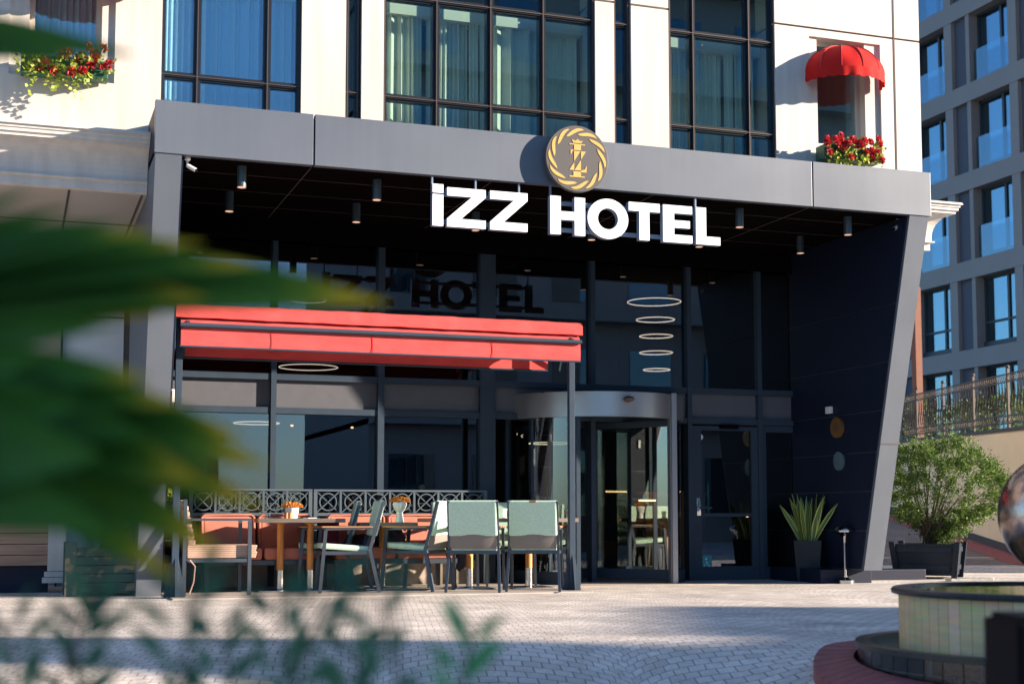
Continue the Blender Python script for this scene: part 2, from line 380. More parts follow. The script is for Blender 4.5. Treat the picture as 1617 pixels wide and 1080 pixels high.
# ------------------------------------------------------------------ ground
def gz(x, y):                                  # level forecourt that falls away towards the street side
    d = .3312*x + .9436*y; cxm = .9436*x - .3312*y
    k = 8.75 - d + .22*math.sin(cxm*1.3)
    soft = math.log1p(math.exp(min(30, k*9)))/9
    sl = .20 * min(1, max(.12, (cxm + 2.6)/1.8)); f_ = min(1, max(0, (cxm - 1.25)/.6)); sl *= 1 - .72*f_*f_*(3-2*f_)
    return -min(.95, sl*soft)
g = MB(); g.add([(-900,-900,-1.3),(900,-900,-1.3),(900,900,-1.3),(-900,900,-1.3)], [(0,1,2,3)])
struct('ground', g, M['asphalt'])
def lines(lo, hi, a, b, st, big): 
    r_ = []; v = lo
    while v < hi - 1e-6: r_.append(v); v += st if a <= v < b else big
    return r_ + [hi]
gxs, gys = lines(-40, 60, -6, 12, .2, 2.0), lines(-20, 60, 0, 12, .2, 2.0)
g = MB(); nx_ = len(gxs); g.add([(x, y, gz(x, y)) for y in gys for x in gxs], [(j*nx_+i, j*nx_+i+1, (j+1)*nx_+i+1, (j+1)*nx_+i) for j in range(len(gys)-1) for i in range(nx_-1)], True)
struct('plaza_paving', g, M['paving'])
g = MB(); g.box(1.45, 5.72, 13.75, 15.9, -.04, .012, bev=.004)
struct('terrace_slab', g, M['slab'])
g = MB(); g.box(5.3, 9.3, 15.0, 16.2, -.05, .004)
struct('entrance_threshold', g, M['slab'])

# ------------------------------------------------------------------ hotel building (upper floors)
YW = 14.2
def xw(px, py=100): return pY(px, py, YW).x
ZT = 8.6                                      # top of what is modelled above the canopy
hotel = thing('hotel_building', 'white hotel block with curtained glass bays and two red domed awnings', 'building', (5, 16, 0))
bays = [(255,475,'b'),(547,568,'n'),(606,940,'c'),(970,995,'n'),(1057,1224,'r')]
wx = MB()
XL, XR = -7.0, 10.2
segs = [(XL, xw(14), 0), (xw(181), xw(255), 0), (xw(476), xw(546), 0), (xw(571), xw(606), 0), (xw(940), xw(970), 0), (xw(997), xw(1056), 0), (xw(1224), xw(1278), 0), (xw(1390), XR, 0)]
JZ = 6.50
def wallpiece(x0, x1, z0=4.17, z1=ZT):
    wx.box(x0, x1, YW, YW + .45, z0, min(z1, JZ - .012)) if z0 < JZ else None
    if z1 > JZ: wx.box(x0, x1, YW, YW + .45, max(z0, JZ + .012), z1)
for a, b, _ in segs: wallpiece(a, b)
# recesses round the two small windows
wins = [(14, 181, 45, 160, 5.02, 6.62), (1278, 1390, 1292, 1367, 4.98, 6.40)]
for (ra, rb, wa, wb, zb, zt) in wins:
    x0, x1, a, b = xw(ra), xw(rb), xw(wa), xw(wb)
    wallpiece(x0, x1, 4.17, zb); wallpiece(x0, x1, zt, ZT)
    wx.box(x0, a, YW + .03, YW + .44, zb, zt); wx.box(b, x1, YW + .03, YW + .44, zb, zt)
    wx.box(a, b, YW + .03, YW + .44, zb, zb + .14)
# building flank, roof slab, rear
wx.box(XR - .4, XR, YW + .45, 27, 4.17, ZT); wx.box(XL, XL + .3, YW + .45, 27, 4.17, ZT)
wx.box(XL, XR, 26.7, 27, 0, ZT + 1)
wx.box(XL, XR, YW + .02, 27, ZT, ZT + .3)
wall = wx.build('wall', M['white_wall'], hotel)
sj = MB()                                      # dark joints set behind the face
sj.box(xw(1224), XR - .01, YW + .02, YW + .05, JZ - .012, JZ + .012)
sj.build('panel_joint', M['groove'], hotel); sj = MB(); sj.box(XL, xw(255), YW + .02, YW + .05, JZ - .012, JZ + .012)
sj.build('panel_joint', M['groove'], hotel); sj = MB(); jx = pY(1413, 150, YW).x
sj.box(jx - .011, jx + .011, YW - .004, YW + .01, 4.3, ZT)
sj.build('panel_joint', M['groove'], hotel)
# return wall of the floor slab (bottom) and floors inside the bays
fl = MB(); fl.box(XL + .3, XR - .4, YW + .05, 18.0, 4.24, 4.34); fl.box(XL + .3, XR - .4, YW + .5, 18.0, 7.65, 7.85); fl.box(XL + .3, XR - .4, 17.8, 18, 4.1, ZT)
fl.build('floor_slab', M['room'], hotel)

def curtain(x0, x1, y, z0, z1, name, par, seed, amp=.045, per=.14):
    r = random.Random(seed); n = max(8, int((x1 - x0) / .02)); vs = []; fs = []; ph = r.random() * 6
    for i in range(n + 1):
        x = x0 + (x1 - x0) * i / n
        k = amp * (math.sin(2*PI*x/per + ph + 2.6*math.sin(x*4.1+ph) + 1.2*math.sin(x*11+2*ph)) * (.55 + .45 * math.sin(x * 2.7 + ph)) + .4*math.sin(2*PI*x/(per*.37) + 3*math.sin(x*6)))
        vs += [(x, y + k * 1.0, z0), (x + .01 * math.sin(9 * x), y + k * .7, z1)]
    for i in range(n): fs.append((2*i, 2*i+2, 2*i+3, 2*i+1))
    m = MB(); m.add(vs, fs, True); return m.build(name, M['curtain'], par)
def bay(pa, pb, vpx, kind):
    x0, x1 = xw(pa), xw(pb)
    glassm = M['bayglass_blue'] if kind == 'b' else M['bayglass']
    root = MB()                                # window frame
    fw = .034
    vx = [xw(v) for v in vpx]
    zs = [5.18, 6.27, 7.9] if kind != 'b' else [5.18, 7.9]
    ya, yb = YW + .03, YW + .13
    for x in [x0 + fw/2] + vx + [x1 - fw/2]: root.box(x - fw/2, x + fw/2, ya, yb, 4.2, ZT)
    for z in zs: root.box(x0, x1, ya + .004, yb - .004, z - .02, z + .02)
    # inner sash frames
    xs = [x0] + vx + [x1]; zz = [4.2] + zs + [ZT]
    for i in range(len(xs) - 1):
        for j in range(len(zz) - 1):
            a, b, c, d = xs[i] + .02, xs[i+1] - .02, zz[j] + .019, zz[j+1] - .019
            if b - a < .1: continue
            t = .018
            root.box(a, a + t, ya + .02, yb + .01, c, d); root.box(b - t, b, ya + .02, yb + .01, c, d)
            root.box(a + t, b - t, ya + .02, yb + .01, c, c + t); root.box(a + t, b - t, ya + .02, yb + .01, d - t, d)
    f = root.build('window', M['bayframe'], hotel)
    tr = MB()
    for x in vx + ([x0 + fw/2, x1 - fw/2] if kind != 'b' else []): tr.box(x - .004, x + .004, ya - .008, ya, 4.2, ZT)
    for z in zs:
        tr.box(x0, x1, ya - .007, ya - .001, z - .004, z + .003)
    tr.build('window_trim', M['bronze'], f)
    p = MB(); p.box(x0 + .01, x1 - .01, YW + .075, YW + .083, 4.2, ZT); p.build('pane', glassm, f)
    xs2 = [x0] + vx + [x1]
    k = 0
    for i in range(len(xs2) - 1):
        a, b = xs2[i] + .05, xs2[i+1] - .05
        if b - a < .12: continue
        k += 1
        if kind == 'b': curtain(a - .03, b + .03, YW + .42, 4.3, 7.6, 'curtain', f, pa + i)
        else:
            gap = .14 if (i + pa) % 3 else 0.0
            w_ = (b - a)
            curtain(a - .04, a + w_ * (1 - gap), YW + .42 + .05 * (i % 2), 4.3, 6.20, 'curtain', f, pa + i)
            if gap: curtain(b - w_ * .14, b + .04, YW + .40, 4.3, 6.20, 'curtain', f, pa + i + 50, .03, .09)
    if kind != 'n':
        cc = MB(); cc.box(x0, x1, YW + .35, YW + .6, 6.2, 6.34); cc.build('curtain_rail', M['curtain'], f)
bay(255, 475, [312, 423], 'b')
bay(547, 568, [], 'n')
bay(606, 940, [690.5, 776, 859], 'c')
bay(970, 995, [], 'n')
bay(1057, 1224, [1096, 1184], 'r')
for (ra, rb, wa, wb, zb, zt) in wins:
    a, b = xw(wa), xw(wb); m = MB()
    z0 = zb + .14
    m.box(a, a + .05, YW + .14, YW + .22, z0, zt); m.box(b - .05, b, YW + .14, YW + .22, z0, zt)
    m.box(a + .05, b - .05, YW + .14, YW + .22, z0, z0 + .05); m.box(a + .05, b - .05, YW + .14, YW + .22, zt - .05, zt)
    f = m.build('window', M['white_wall'], hotel)
    p = MB(); p.box(a + .05, b - .05, YW + .175, YW + .183, z0 + .05, zt - .05); p.build('pane', M['bayglass_blue'], f)
    if ra < 100: curtain(a - .1, b + .1, YW + .40, z0, zt + .1, 'curtain', f, int(ra) + 3)

# cornice swept along the front and round the right corner
prof = [(0,4.48),(.33,4.48),(.34,4.455),(.315,4.45),(.315,4.425),(.30,4.415),(.30,4.39),(.275,4.375)]
for i in range(9):
    t = i / 8 * PI / 2; prof.append((.275 - .20 * math.sin(t), 4.375 - .26 * (1 - math.cos(t)) - .02))
prof += [(.075,4.05),(.10,4.045),(.10,4.03),(.06,4.02),(.06,3.94),(0,3.93)]
def sweep_cornice(xa, xb, corner):
    m = MB(); path = []
    for o, z in prof:
        row = [Vector((xa, YW - o, z)), Vector((xb + (o if corner else 0), YW - o, z))]
        if corner: row.append(Vector((xb + o, 20, z)))
        path.append(row)
    n = len(path[0]); vs = [p for row in path for p in row]; fs = []
    for i in range(len(path)):
        i2 = (i + 1) % len(path)
        for j in range(n - 1): fs.append((i*n+j, i*n+j+1, i2*n+j+1, i2*n+j))
    m.add(vs, fs); m.add([r[0] for r in path], [list(range(len(path)))]); m.add([r[-1] for r in path], [list(range(len(path)))[::-1]])
    return m
sweep_cornice(XL, 1.17, False).build('cornice', M['cornice'], hotel)
sweep_cornice(9.75, XR - .02, True).build('cornice', M['cornice'], hotel)
# left arcade: soffit, back wall and dark strip
m = MB(); m.box(XL, 1.2, YW + .01, 17.1, 3.935, 4.04); m.build('soffit', M['soffit_panel'], hotel)
m = MB()
for px_, py_ in ((106, 320), (224, 310)):
    q = pZ(px_, py_, 3.93); m.box(q.x - .012, q.x + .012, YW + .02, 17.0, 3.929, 3.94)
m.box(XL, 1.2, 15.75, 15.77, 3.9285, 3.94); m.build('soffit_joint', M['groove'], hotel)
def xl(px): return pY(px, 500, 17.1).x
m = MB(); m.box(xl(100), 1.2, 17.1, 17.3, 0, 3.93); m.box(XL, xl(-60), 17.1, 17.3, 0, 3.93); m.build('ground_floor_wall', mat('pale_metal_panel', (.78, .84, .90), .3, spec=.9, noise=.03), hotel)
m = MB(); m.box(xl(203), xl(217), 17.0, 17.1, 0, 3.93); m.box(xl(97), xl(100), 17.0, 17.1, 0, 3.93); m.build('downpipe_strip', M['frame'], hotel)
m = MB()
for z in (2.28, 3.1): m = MB(); m.box(xl(100), 1.2, 17.09, 17.1, z - .008, z + .008); m.build('wall_joint', M['groove'], hotel)
m = MB(); m.box(xl(-60), xl(100), 17.5, 17.7, 0, 3.93); m.build('recessed_wall', M['soffit_panel'], hotel)

# ------------------------------------------------------------------ entrance portal
YF, YG = 13.35, 16.0
ZC, ZF = 4.16, 4.655
X0, X1 = 1.165, 9.695
portal = thing('entrance_portal', 'dark grey angular entrance canopy with slanted side legs around the glass front', 'canopy', (5.4, YG, 0))
cuts = [X0, 2.662, 8.17, X1]
for i in range(3):
    a = cuts[i] + (.009 if i else 0); b = cuts[i+1] - (.009 if i < 2 else 0)
    m = MB(); m.box(a, b, YF, YF + .08, ZC - .005, ZF, bev=.003); m.build('fascia_panel', M['portal'], portal)
m = MB(); m.box(X0 + .01, X1 - .01, YF + .081, YW + .02, ZC + .06, ZF - .02); m.build('canopy_top', M['portal_dark'], portal)
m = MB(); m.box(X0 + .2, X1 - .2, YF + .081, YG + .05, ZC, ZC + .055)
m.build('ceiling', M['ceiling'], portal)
m = MB()
for y in (14.0, 14.7, 15.4): m.box(X0 + .3, X1 - .3, y - .004, y + .004, ZC - .001, ZC + .02)
for x in (2.66, 4.5, 6.3, 8.17): m.box(x - .004, x + .004, YF + .1, YG, ZC - .0012, ZC + .02)
m.build('ceiling_joint', M['groove'], portal)
def leg(xa, xb, zb, yb_front, name='side_leg', inner=None):
    # poly in (Y,Z)
    poly = [(YF + .012, ZC - .006), (yb_front, zb), (YG + .05, zb), (YG + .05, ZC - .006)]
    m = MB(); m.prism(poly, lambda u, v, w_: (xa + w_, u, v), xb - xa)
    return m.build(name, M['portal'], portal)
leg(X0 + .01, X0 + .25, 0.0, 14.5)
XI = 9.42
leg(XI, X1 - .03, .16, 14.42)
# cladding joint across the right leg
zj = 1.62; yj = YF + .012 + (ZC - zj)/(ZC - .16)*(14.42 - YF - .012)
m = MB(); m.box(XI + .002, X1 - .032, yj - .0045, yj + .02, zj - .005, zj + .005); m.build('leg_joint', M['groove'], portal)
# inner lining of the legs: same metal, its shade put into a darker colour
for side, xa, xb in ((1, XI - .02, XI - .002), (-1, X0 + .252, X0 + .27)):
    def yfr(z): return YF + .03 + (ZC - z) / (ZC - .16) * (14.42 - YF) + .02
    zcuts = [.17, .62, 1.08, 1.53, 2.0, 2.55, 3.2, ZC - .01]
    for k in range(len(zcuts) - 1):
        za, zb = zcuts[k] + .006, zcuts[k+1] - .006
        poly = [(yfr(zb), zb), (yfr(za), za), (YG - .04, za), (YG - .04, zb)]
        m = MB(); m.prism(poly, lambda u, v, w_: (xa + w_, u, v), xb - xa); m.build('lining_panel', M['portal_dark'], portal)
m = MB(); m.box(9.02, 9.72, 14.72, 15.9, -.05, .165, bev=.005); m.build('plinth', M['portal_dark'], portal)

def xg(px, py=560): return pY(px, py, YG).x
# glazed wall
fm = MB()
mull = [(432,.06),(600,.075),(767,.19),(932,.06),(1083,.06),(1193,.06),(1287,.06)]
mx = []
for px_, w_ in mull:
    x = xg(px_, 500); mx.append(x); fm.box(x - w_/2, x + w_/2, YG - .09, YG + .05, 0, ZC - .002)
xl_ = X0 + .27
ZS0, ZS1 = 1.975, 2.355
for z in (ZS0, ZS1): fm.box(xl_, XI - .02, YG - .075, YG + .035, z - .035, z + .035)
fm.box(xl_, mx[2], YG - .075, YG + .035, .28, .36); fm.box(mx[4], XI - .02, YG - .07, YG + .03, -.03, .10)
gw = fm.build('glazing_frame', M['frame'], portal)
m = MB(); m.box(xl_, XI - .02, YG - .095, YG - .091, 3.90, ZC - .003); m.box(xl_, XI - .02, YG + .052, YG + .056, 3.90, ZC - .003); m.build('shaded_header_panel', M['ceiling'], gw)  # header faced in near black, the recess shade put into its colour
m = MB(); m.box(xl_, XI - .02, YG - .02, YG, ZS0 + .03, ZS1 - .03); m.build('spandrel', M['sp_panel'], gw)
edges = [xl_] + mx + [XI - .02]
for i in range(len(edges) - 1):
    a, b = edges[i] + .03, edges[i+1] - .03
    if b - a < .08: continue
    m = MB(); m.box(a, b, YG - .01, YG - .002, ZS1 + .03, 3.91); m.build('pane', M['porglass'], gw)
    if i < 3 or i == 7:
        pass
    if i < 3:
        m = MB(); m.box(a, b, YG - .01, YG - .002, .33, ZS0 - .03); m.build('pane', M['porglass'], gw)
m = MB(); m.box(xl_, mx[2], YG - .02, YG + .1, -.02, .28); m.build('sill_wall', M['marble'], gw)
# dark lobby behind the glass
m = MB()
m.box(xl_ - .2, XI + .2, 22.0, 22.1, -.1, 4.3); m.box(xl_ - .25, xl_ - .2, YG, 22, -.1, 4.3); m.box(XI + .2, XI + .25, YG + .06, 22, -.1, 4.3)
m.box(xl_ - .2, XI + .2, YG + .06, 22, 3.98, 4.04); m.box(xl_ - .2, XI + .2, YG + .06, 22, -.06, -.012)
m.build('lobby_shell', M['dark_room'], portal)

# door leaf on the right
da, db = mx[4] + .03, mx[5] - .03
m = MB(); ya, yb = YG - .06, YG - .005
gl, gr, gb, gt = xg(1105, 800), xg(1184, 800), .17, 1.865
m.box(da, gl, ya, yb, .02, ZS0 - .06); m.box(gr, db, ya, yb, .02, ZS0 - .06); m.box(gl, gr, ya, yb, .02, gb); m.box(gl, gr, ya, yb, gt, ZS0 - .06); m.box(gl, gr, ya + .003, yb, .79, .83)
door = m.build('door', M['frame'], portal)
m = MB(); m.box(gl, gr, YG - .03, YG - .022, gb, gt); m.build('pane', M['porglass'], door)
hx = xg(1100, 800); m = MB(); m.box(hx - .03, hx + .03, ya - .012, ya, .80, 1.02, bev=.006); m.tube([(hx, ya - .01, .90), (hx, ya - .06, .90), (hx + .15, ya - .06, .90)], .012); m.build('handle', M['chrome'], door)
m = MB(); m.box(gl + .25, gl + .50, ya - .05, ya, gt + .02, gt + .07); m.build('door_closer', M['black'], door)
# fixed light right of the door
m = MB(); a, b = mx[5] + .03, mx[6] - .03
m.box(a, a + .06, ya, yb, .10, ZS0 - .04); m.box(b - .05, b, ya, yb, .10, ZS0 - .04); m.box(a + .06, b - .05, ya, yb, ZS0 - .12, ZS0 - .04); m.box(a + .06, b - .05, ya, yb, .10, .16)
sl = m.build('side_light', M['frame'], portal)
m = MB(); m.box(a + .05, b - .05, YG - .03, YG - .022, .15, ZS0 - .1); m.build('pane', M['porglass'], sl)
# door stickers
sx0, sx1 = xg(1107, 888), xg(1122, 888); zb0, zb1 = pY(1110, 901, YG).z, pY(1110, 877, YG).z
m = MB(); m.box(sx0, sx1, YG - .035, YG - .031, zb0, zb1); st = tag(m.build('accessibility_sticker', M['sticker']), 'small teal wheelchair sticker low on the glass door', 'sticker')
m = MB(); cxs, s_ = (sx0 + sx1) / 2, (zb1 - zb0) / 24.0
P_ = lambda u, v: (cxs + u * s_, YG - .0365, zb0 + v * s_)
m.tube([P_(-1 + 4.4*math.cos(t), 7 + 4.4*math.sin(t)) for t in [R(130 + 255*i/14) for i in range(15)]], .55*s_, 4)
m.tube([P_(-1.5, 16.5), P_(-1, 10), P_(3.2, 9.5), P_(5.0, 4.5), P_(6.6, 5)], .75*s_, 4); m.tube([P_(-1.2, 13.3), P_(2.6, 13.1)], .6*s_, 4)
m.sphere(P_(-1.6, 19), 1.6*s_, 6, (1,.2,1)); m.build('wheelchair_symbol', M['sticker_w'], st)
q = pY(1106, 690, YG - .034)
m = MB(); m.lathe([(.0, 0), (.036, 0), (.036, .003), (0, .003)], n=20)
for i, v in enumerate(m.v): m.v[i] = Vector((q.x + v.x, YG - .034 - v.z, q.z + v.y))
one(m, 'round_sticker', M['sticker_w'], 'small round pale sticker at the top corner of the glass door', 'sticker')

# ------------------------------------------------------------------ revolving door
rc = pY(934, 700, 16.25); RX, RY, RR_ = rc.x, 16.25, 1.135
rev = thing('revolving_door', 'curved glass revolving door with metal drum canopy between the terrace and the side door', 'revolving door', (RX, RY, 0))
zb_, zt_ = 1.945, 2.235
m = MB(); m.lathe([(RR_, zb_), (RR_, zt_), (RR_ - .03, zt_ + .01), (0, zt_ + .012)], (RX, RY, 0), 72, PI, 2*PI)
m.lathe([(RR_, zb_), (RR_ - .04, zb_), (RR_ - .04, zb_ + .05), (0, zb_ + .05)], (RX, RY, 0), 72, PI, 2*PI)
m.build('drum_canopy', mat('drum_metal', (.42, .42, .43), .30, .7, noise=.05, nscale=2), rev)
def ang(px):                                   # angle on the drum where a photo column meets its front
    d = ray(px, 800); D = Vector((d.x, d.y)).normalized(); c = Vector((RX, RY)); b = D.dot(c); k = b*b - c.dot(c) + RR_*RR_
    t = b - math.sqrt(max(0, k)); p = D * t - c; return math.atan2(p.y, p.x)
def onarc(a, r=RR_): return (RX + r*math.cos(a), RY + r*math.sin(a))
aL, aR = ang(912), ang(1064)
for (a0, a1) in ((-PI + .02, aL), (aR + .02, -.02)):
    m = MB(); m.lathe([(RR_ - .03, .14), (RR_ - .03, zb_)], (RX, RY, 0), 24, a0, a1); m.build('curved_pane', M['drumglass'], rev)
    m = MB(); m.lathe([(RR_, -.02), (RR_, .15), (RR_ - .06, .15), (RR_ - .06, -.02)], (RX, RY, 0), 24, a0, a1); m.build('base_rail', M['frame'], rev)
for a, w_ in ((aL, .05), (aR, .075), (-PI + .03, .06), (-.04, .06)):
    x, y = onarc(a, RR_ - .02); m = MB(); m.box(x - w_/2, x + w_/2, y - w_/2, y + w_/2, -.02, zb_ + .001)
    if a == aR: m.box(x - .03, x + .035, y - .07, y - w_/2 - .001, -.02, zt_ + .015)
    m.build('post', M['frame'] if a != aR else mat('post_metal', (.40, .40, .42), .35, .7), rev)
a = ang(838); x, y = onarc(a, RR_ - .025); m = MB(); m.box(x - .012, x + .012, y - .012, y + .012, .14, zb_); m.build('glazing_bar', M['frame'], rev)
for k in range(4):
    a = R(40 + 90 * k); dx, dy = math.cos(a), math.sin(a); m = MB(); r0, r1 = .05, RR_ - .08
    P0 = lambda r, z: (RX + dx*r, RY + dy*r, z)
    m.bar(P0(r0, .05), P0(r0, 1.93), .05); m.bar(P0(r1, .05), P0(r1, 1.93), .045); m.bar(P0(r0, .10), P0(r1, .10), .04, .12); m.bar(P0(r0, 1.9), P0(r1, 1.9), .04, .07)
    wg = m.build('door_wing', M['frame'], rev)
    m = MB(); n_ = Vector((-dy, dx, 0)) * .004
    A, B, C_, D_ = [Vector(P0(*q)) for q in ((r0, .15), (r1, .15), (r1, 1.87), (r0, 1.87))]
    m.add([A - n_, B - n_, C_ - n_, D_ - n_, A + n_, B + n_, C_ + n_, D_ + n_], [(0,1,2,3),(7,6,5,4),(0,4,5,1),(1,5,6,2),(2,6,7,3),(3,7,4,0)]); m.build('pane', M['drumglass'], wg)
a = ang(992); x, y = onarc(a, RR_ + .05); m = MB(); m.sphere((x, y, 2.145), .06, 10, (1.1, 1, .55)); m.tube([onarc(a, RR_ - .01) + (2.145,), (x, y, 2.145)], .04); m.build('motion_sensor', M['bronze'], rev)

# ------------------------------------------------------------------ sign letters
YS = 13.30
sign = thing('hotel_sign', 'large white letters IZZ HOTEL hanging under the canopy edge', 'sign', (5.2, YS, 3.7))
def zline(x0, z0, x1, z1): return lambda x: z0 + (z1 - z0) * (x - x0) / (x1 - x0)
LT, LB = pY(900, 311, YS).z, pY(900, 372, YS).z
LT2, LB2 = pY(1118, 329, YS).z, pY(1118, 386, YS).z
LT, LB = (LT + LT2) / 2, (LB + LB2) / 2
LH = LT - LB
def lx(px): return pY(px, 345, YS).x
def letter(name, poly, a, b, holes=None):
    m = MB(); wd = b - a
    m.prism([(a + u * wd, LB + v * LH) for u, v in poly], lambda u, v, w_: (u, YS + w_, v), .07)
    return m
def addletter(m, nm='letter'):
    m2 = [1 if abs((m.v[f[0]].y + m.v[f[1]].y + m.v[f[2]].y)/3 - YS) > 1e-4 else 0 for f in m.f]
    m.mi = m2
    return m.build(nm, [M['sign_white'], M['sign_side']], sign)
tz = .235
Zp = [(0,1),(1,1),(1,.80),(.36,tz*.9),(1,tz*.9),(1,0),(0,0),(0,.20),(.64,1-tz*.9),(0,1-tz*.9)]
m = letter('l', [(0,0),(1,0),(1,.80),(0,.80)], lx(683), lx(700)); m2 = letter('l', [(0,.84),(1,.84),(1,1.06),(0,1.06)], lx(683), lx(700)); o_ = len(m.v); m.v += m2.v; m.f += [[i + o_ for i in f] for f in m2.f]; m.sm += m2.sm; m.mi += m2.mi; addletter(m)
addletter(letter('l', Zp, lx(706), lx(767))); addletter(letter('l', Zp, lx(774), lx(833)))
hb = .30
addletter(letter('l', [(0,0),(hb,0),(hb,.39),(1-hb,.39),(1-hb,0),(1,0),(1,1),(1-hb,1),(1-hb,.61),(hb,.61),(hb,1),(0,1)], lx(869), lx(924)))
m = MB(); ca, cb = (lx(928) + lx(992)) / 2, (lx(992) - lx(928)) / 2; cz = (LT + LB) / 2; n = 48; vs = []
for (ra, rb) in ((cb, LH * .53), (cb * .50, LH * .28)):
    for yy in (YS, YS + .07):
        for i in range(n): t = 2*PI*i/n; vs.append((ca + ra*math.cos(t), yy, cz + rb*math.sin(t)))
fs = []
for i in range(n):
    j = (i+1) % n; fs += [(i, j, 2*n+j, 2*n+i), (n+i, 3*n+i, 3*n+j, n+j), (i, n+i, n+j, j), (2*n+i, 2*n+j, 3*n+j, 3*n+i)]
m.add(vs, fs); addletter(m)
addletter(letter('l', [(.34,0),(.66,0),(.66,.77),(1,.77),(1,1),(0,1),(0,.77),(.34,.77)], lx(993), lx(1042)))
addletter(letter('l', [(0,0),(1,0),(1,.21),(.38,.21),(.38,.40),(.92,.40),(.92,.60),(.38,.60),(.38,.79),(1,.79),(1,1),(0,1)], lx(1047), lx(1093)))
addletter(letter('l', [(0,0),(1,0),(1,.22),(.42,.22),(.42,1),(0,1)], lx(1099), lx(1137)))
m = MB()
for (a, b) in ((683, 833), (869, 1108)):
    for zz in (.16, .86): m.box(lx(a) + .02, lx(b) - .02, YS + .075, YS + .10, LB + zz*LH - .02, LB + zz*LH + .02)
for px_ in (686, 755, 824, 874, 1104): m.box(lx(px_) - .008, lx(px_) + .008, YS + .078, YS + .108, LB + .9*LH, ZC)
m.build('mounting_rail', M['sign_side'], sign)

# emblem disc
ec = pY(911.5, 251, YF - .11); EX, EZ = ec.x, ec.z; ER = .345
emb = thing('emblem_sign', 'round grey emblem with gold wreath and monogram above the white letters', 'sign', (EX, YF - .11, EZ))
def flat(m, fn):
    for i, v in enumerate(m.v): m.v[i] = Vector(fn(v))
    return m
m = MB(); m.lathe([(0,0),(ER - .006,0),(ER,.006),(ER,.045),(0,.045)], n=72); flat(m, lambda v: (EX + v.x, YF - .11 + v.z, EZ + v.y)); m.build('disc', M['disc'], emb)
m = MB(); m.box(EX - .08, EX + .08, YF - .065, YF, EZ - .12, EZ + .05); m.build('bracket', M['portal_dark'], emb)
GY = YF - .114
def gp(u, v): return lambda a, b, w_: (EX + a, GY + w_, EZ + b)
def gpoly(m, pts): m.prism([(u, v) for u, v in pts], lambda u, v, w_: (EX + u, GY + w_, EZ + v), .004)
NW = 12
for k in range(NW):
    m = MB()
    c0 = PI/2 + 2*PI*k/NW + .13; top = []; bot = []; K = 14
    for i in range(K + 1):
        t = i / K; a = c0 + (t - .5) * 2*PI/NW * 1.42
        rm = ER * (.815 - .085 * math.sin((t - .5) * PI))
        wd = ER * .056 * math.sin(PI * t) ** .7 if 0 < t < 1 else 0
        top.append(((rm + wd) * math.cos(a), (rm + wd) * math.sin(a))); bot.append(((rm - wd) * math.cos(a), (rm - wd) * math.sin(a)))
    for i in range(K):
        gpoly(m, [bot[i], bot[i+1], top[i+1], top[i]])
    m.build('wreath_leaf', M['gold'], emb)
# monogram: measured on the disc, unit = px of the 9x crop around its centre
u_ = ER / 445.0
def mono(pts): gpoly(m, [((x - 565) * u_ * 1.06, (553 - y) * u_ * .98) for x, y in pts])
m = MB()
mono([(512,340),(618,340),(638,302),(602,312),(568,284),(540,312),(490,290)])
mono([(460,352),(668,352),(668,366),(460,366)])
mono([(522,366),(613,366),(613,437),(522,437)])
mono([(475,437),(522,437),(495,460),(488,495),(475,495)])
mono([(522,450),(605,450),(522,590)])
mono([(613,450),(680,450),(613,560)])
mono([(458,712),(522,712),(522,605)])
mono([(527,712),(612,712),(612,565)])
mono([(612,735),(686,735),(690,650),(680,650),(668,690),(612,714)])
mono([(512,728),(612,728),(612,790),(512,790)])
mono([(460,790),(664,790),(664,806),(460,806)])
m.build('monogram', M['gold'], emb)

# ------------------------------------------------------------------ ceiling spotlights and cameras
spots = [(381.6,296),(362,334),(595,316),(562.6,351),(1168,359),(1339,371),(1264,400),(1104,390),(934,379),(751,364)]
spot_lab = ['front cylinder spotlight nearest the left camera under the canopy ceiling','rear dark cylinder spotlight at the far left under the canopy ceiling','front cylinder spotlight hanging left of the white letters','rear dark cylinder spotlight left of the first white letter','front cylinder spotlight hanging right of the last white letter','front cylinder spotlight nearest the right camera under the canopy ceiling','rear dark cylinder spotlight near the right end of the canopy ceiling','rear spotlight just below the last white letter','rear spotlight peeping below the white letter O','rear spotlight behind the second white letter Z']
s0 = None
for (px_, py_), lab in zip(spots, spot_lab):
    q = pZ(px_, py_, 3.95)
    if s0 is None:
        s0 = thing('ceiling_spotlight', lab, 'spotlight', (q.x, q.y, 3.95), group='cylinder spotlights under the canopy')
        m = MB(); m.lathe([(0,.205),(.045,.205),(.045,0),(.038,0),(.036,.02),(0,.02)], n=20); m.build('housing', M['cyl'], s0, world=False)
        m = MB(); m.lathe([(.0,.012),(.033,.012),(.036,.002),(.043,-.002)], n=20); m.build('lens', M['warm'] if False else mat('lens', (.55,.38,.28), .3, .6, emit=(1,.6,.4), es=.25), s0, world=False)
    else:
        c = copy_tree(s0); c.location = (q.x, min(q.y, 15.7), 3.95); c['label'] = lab
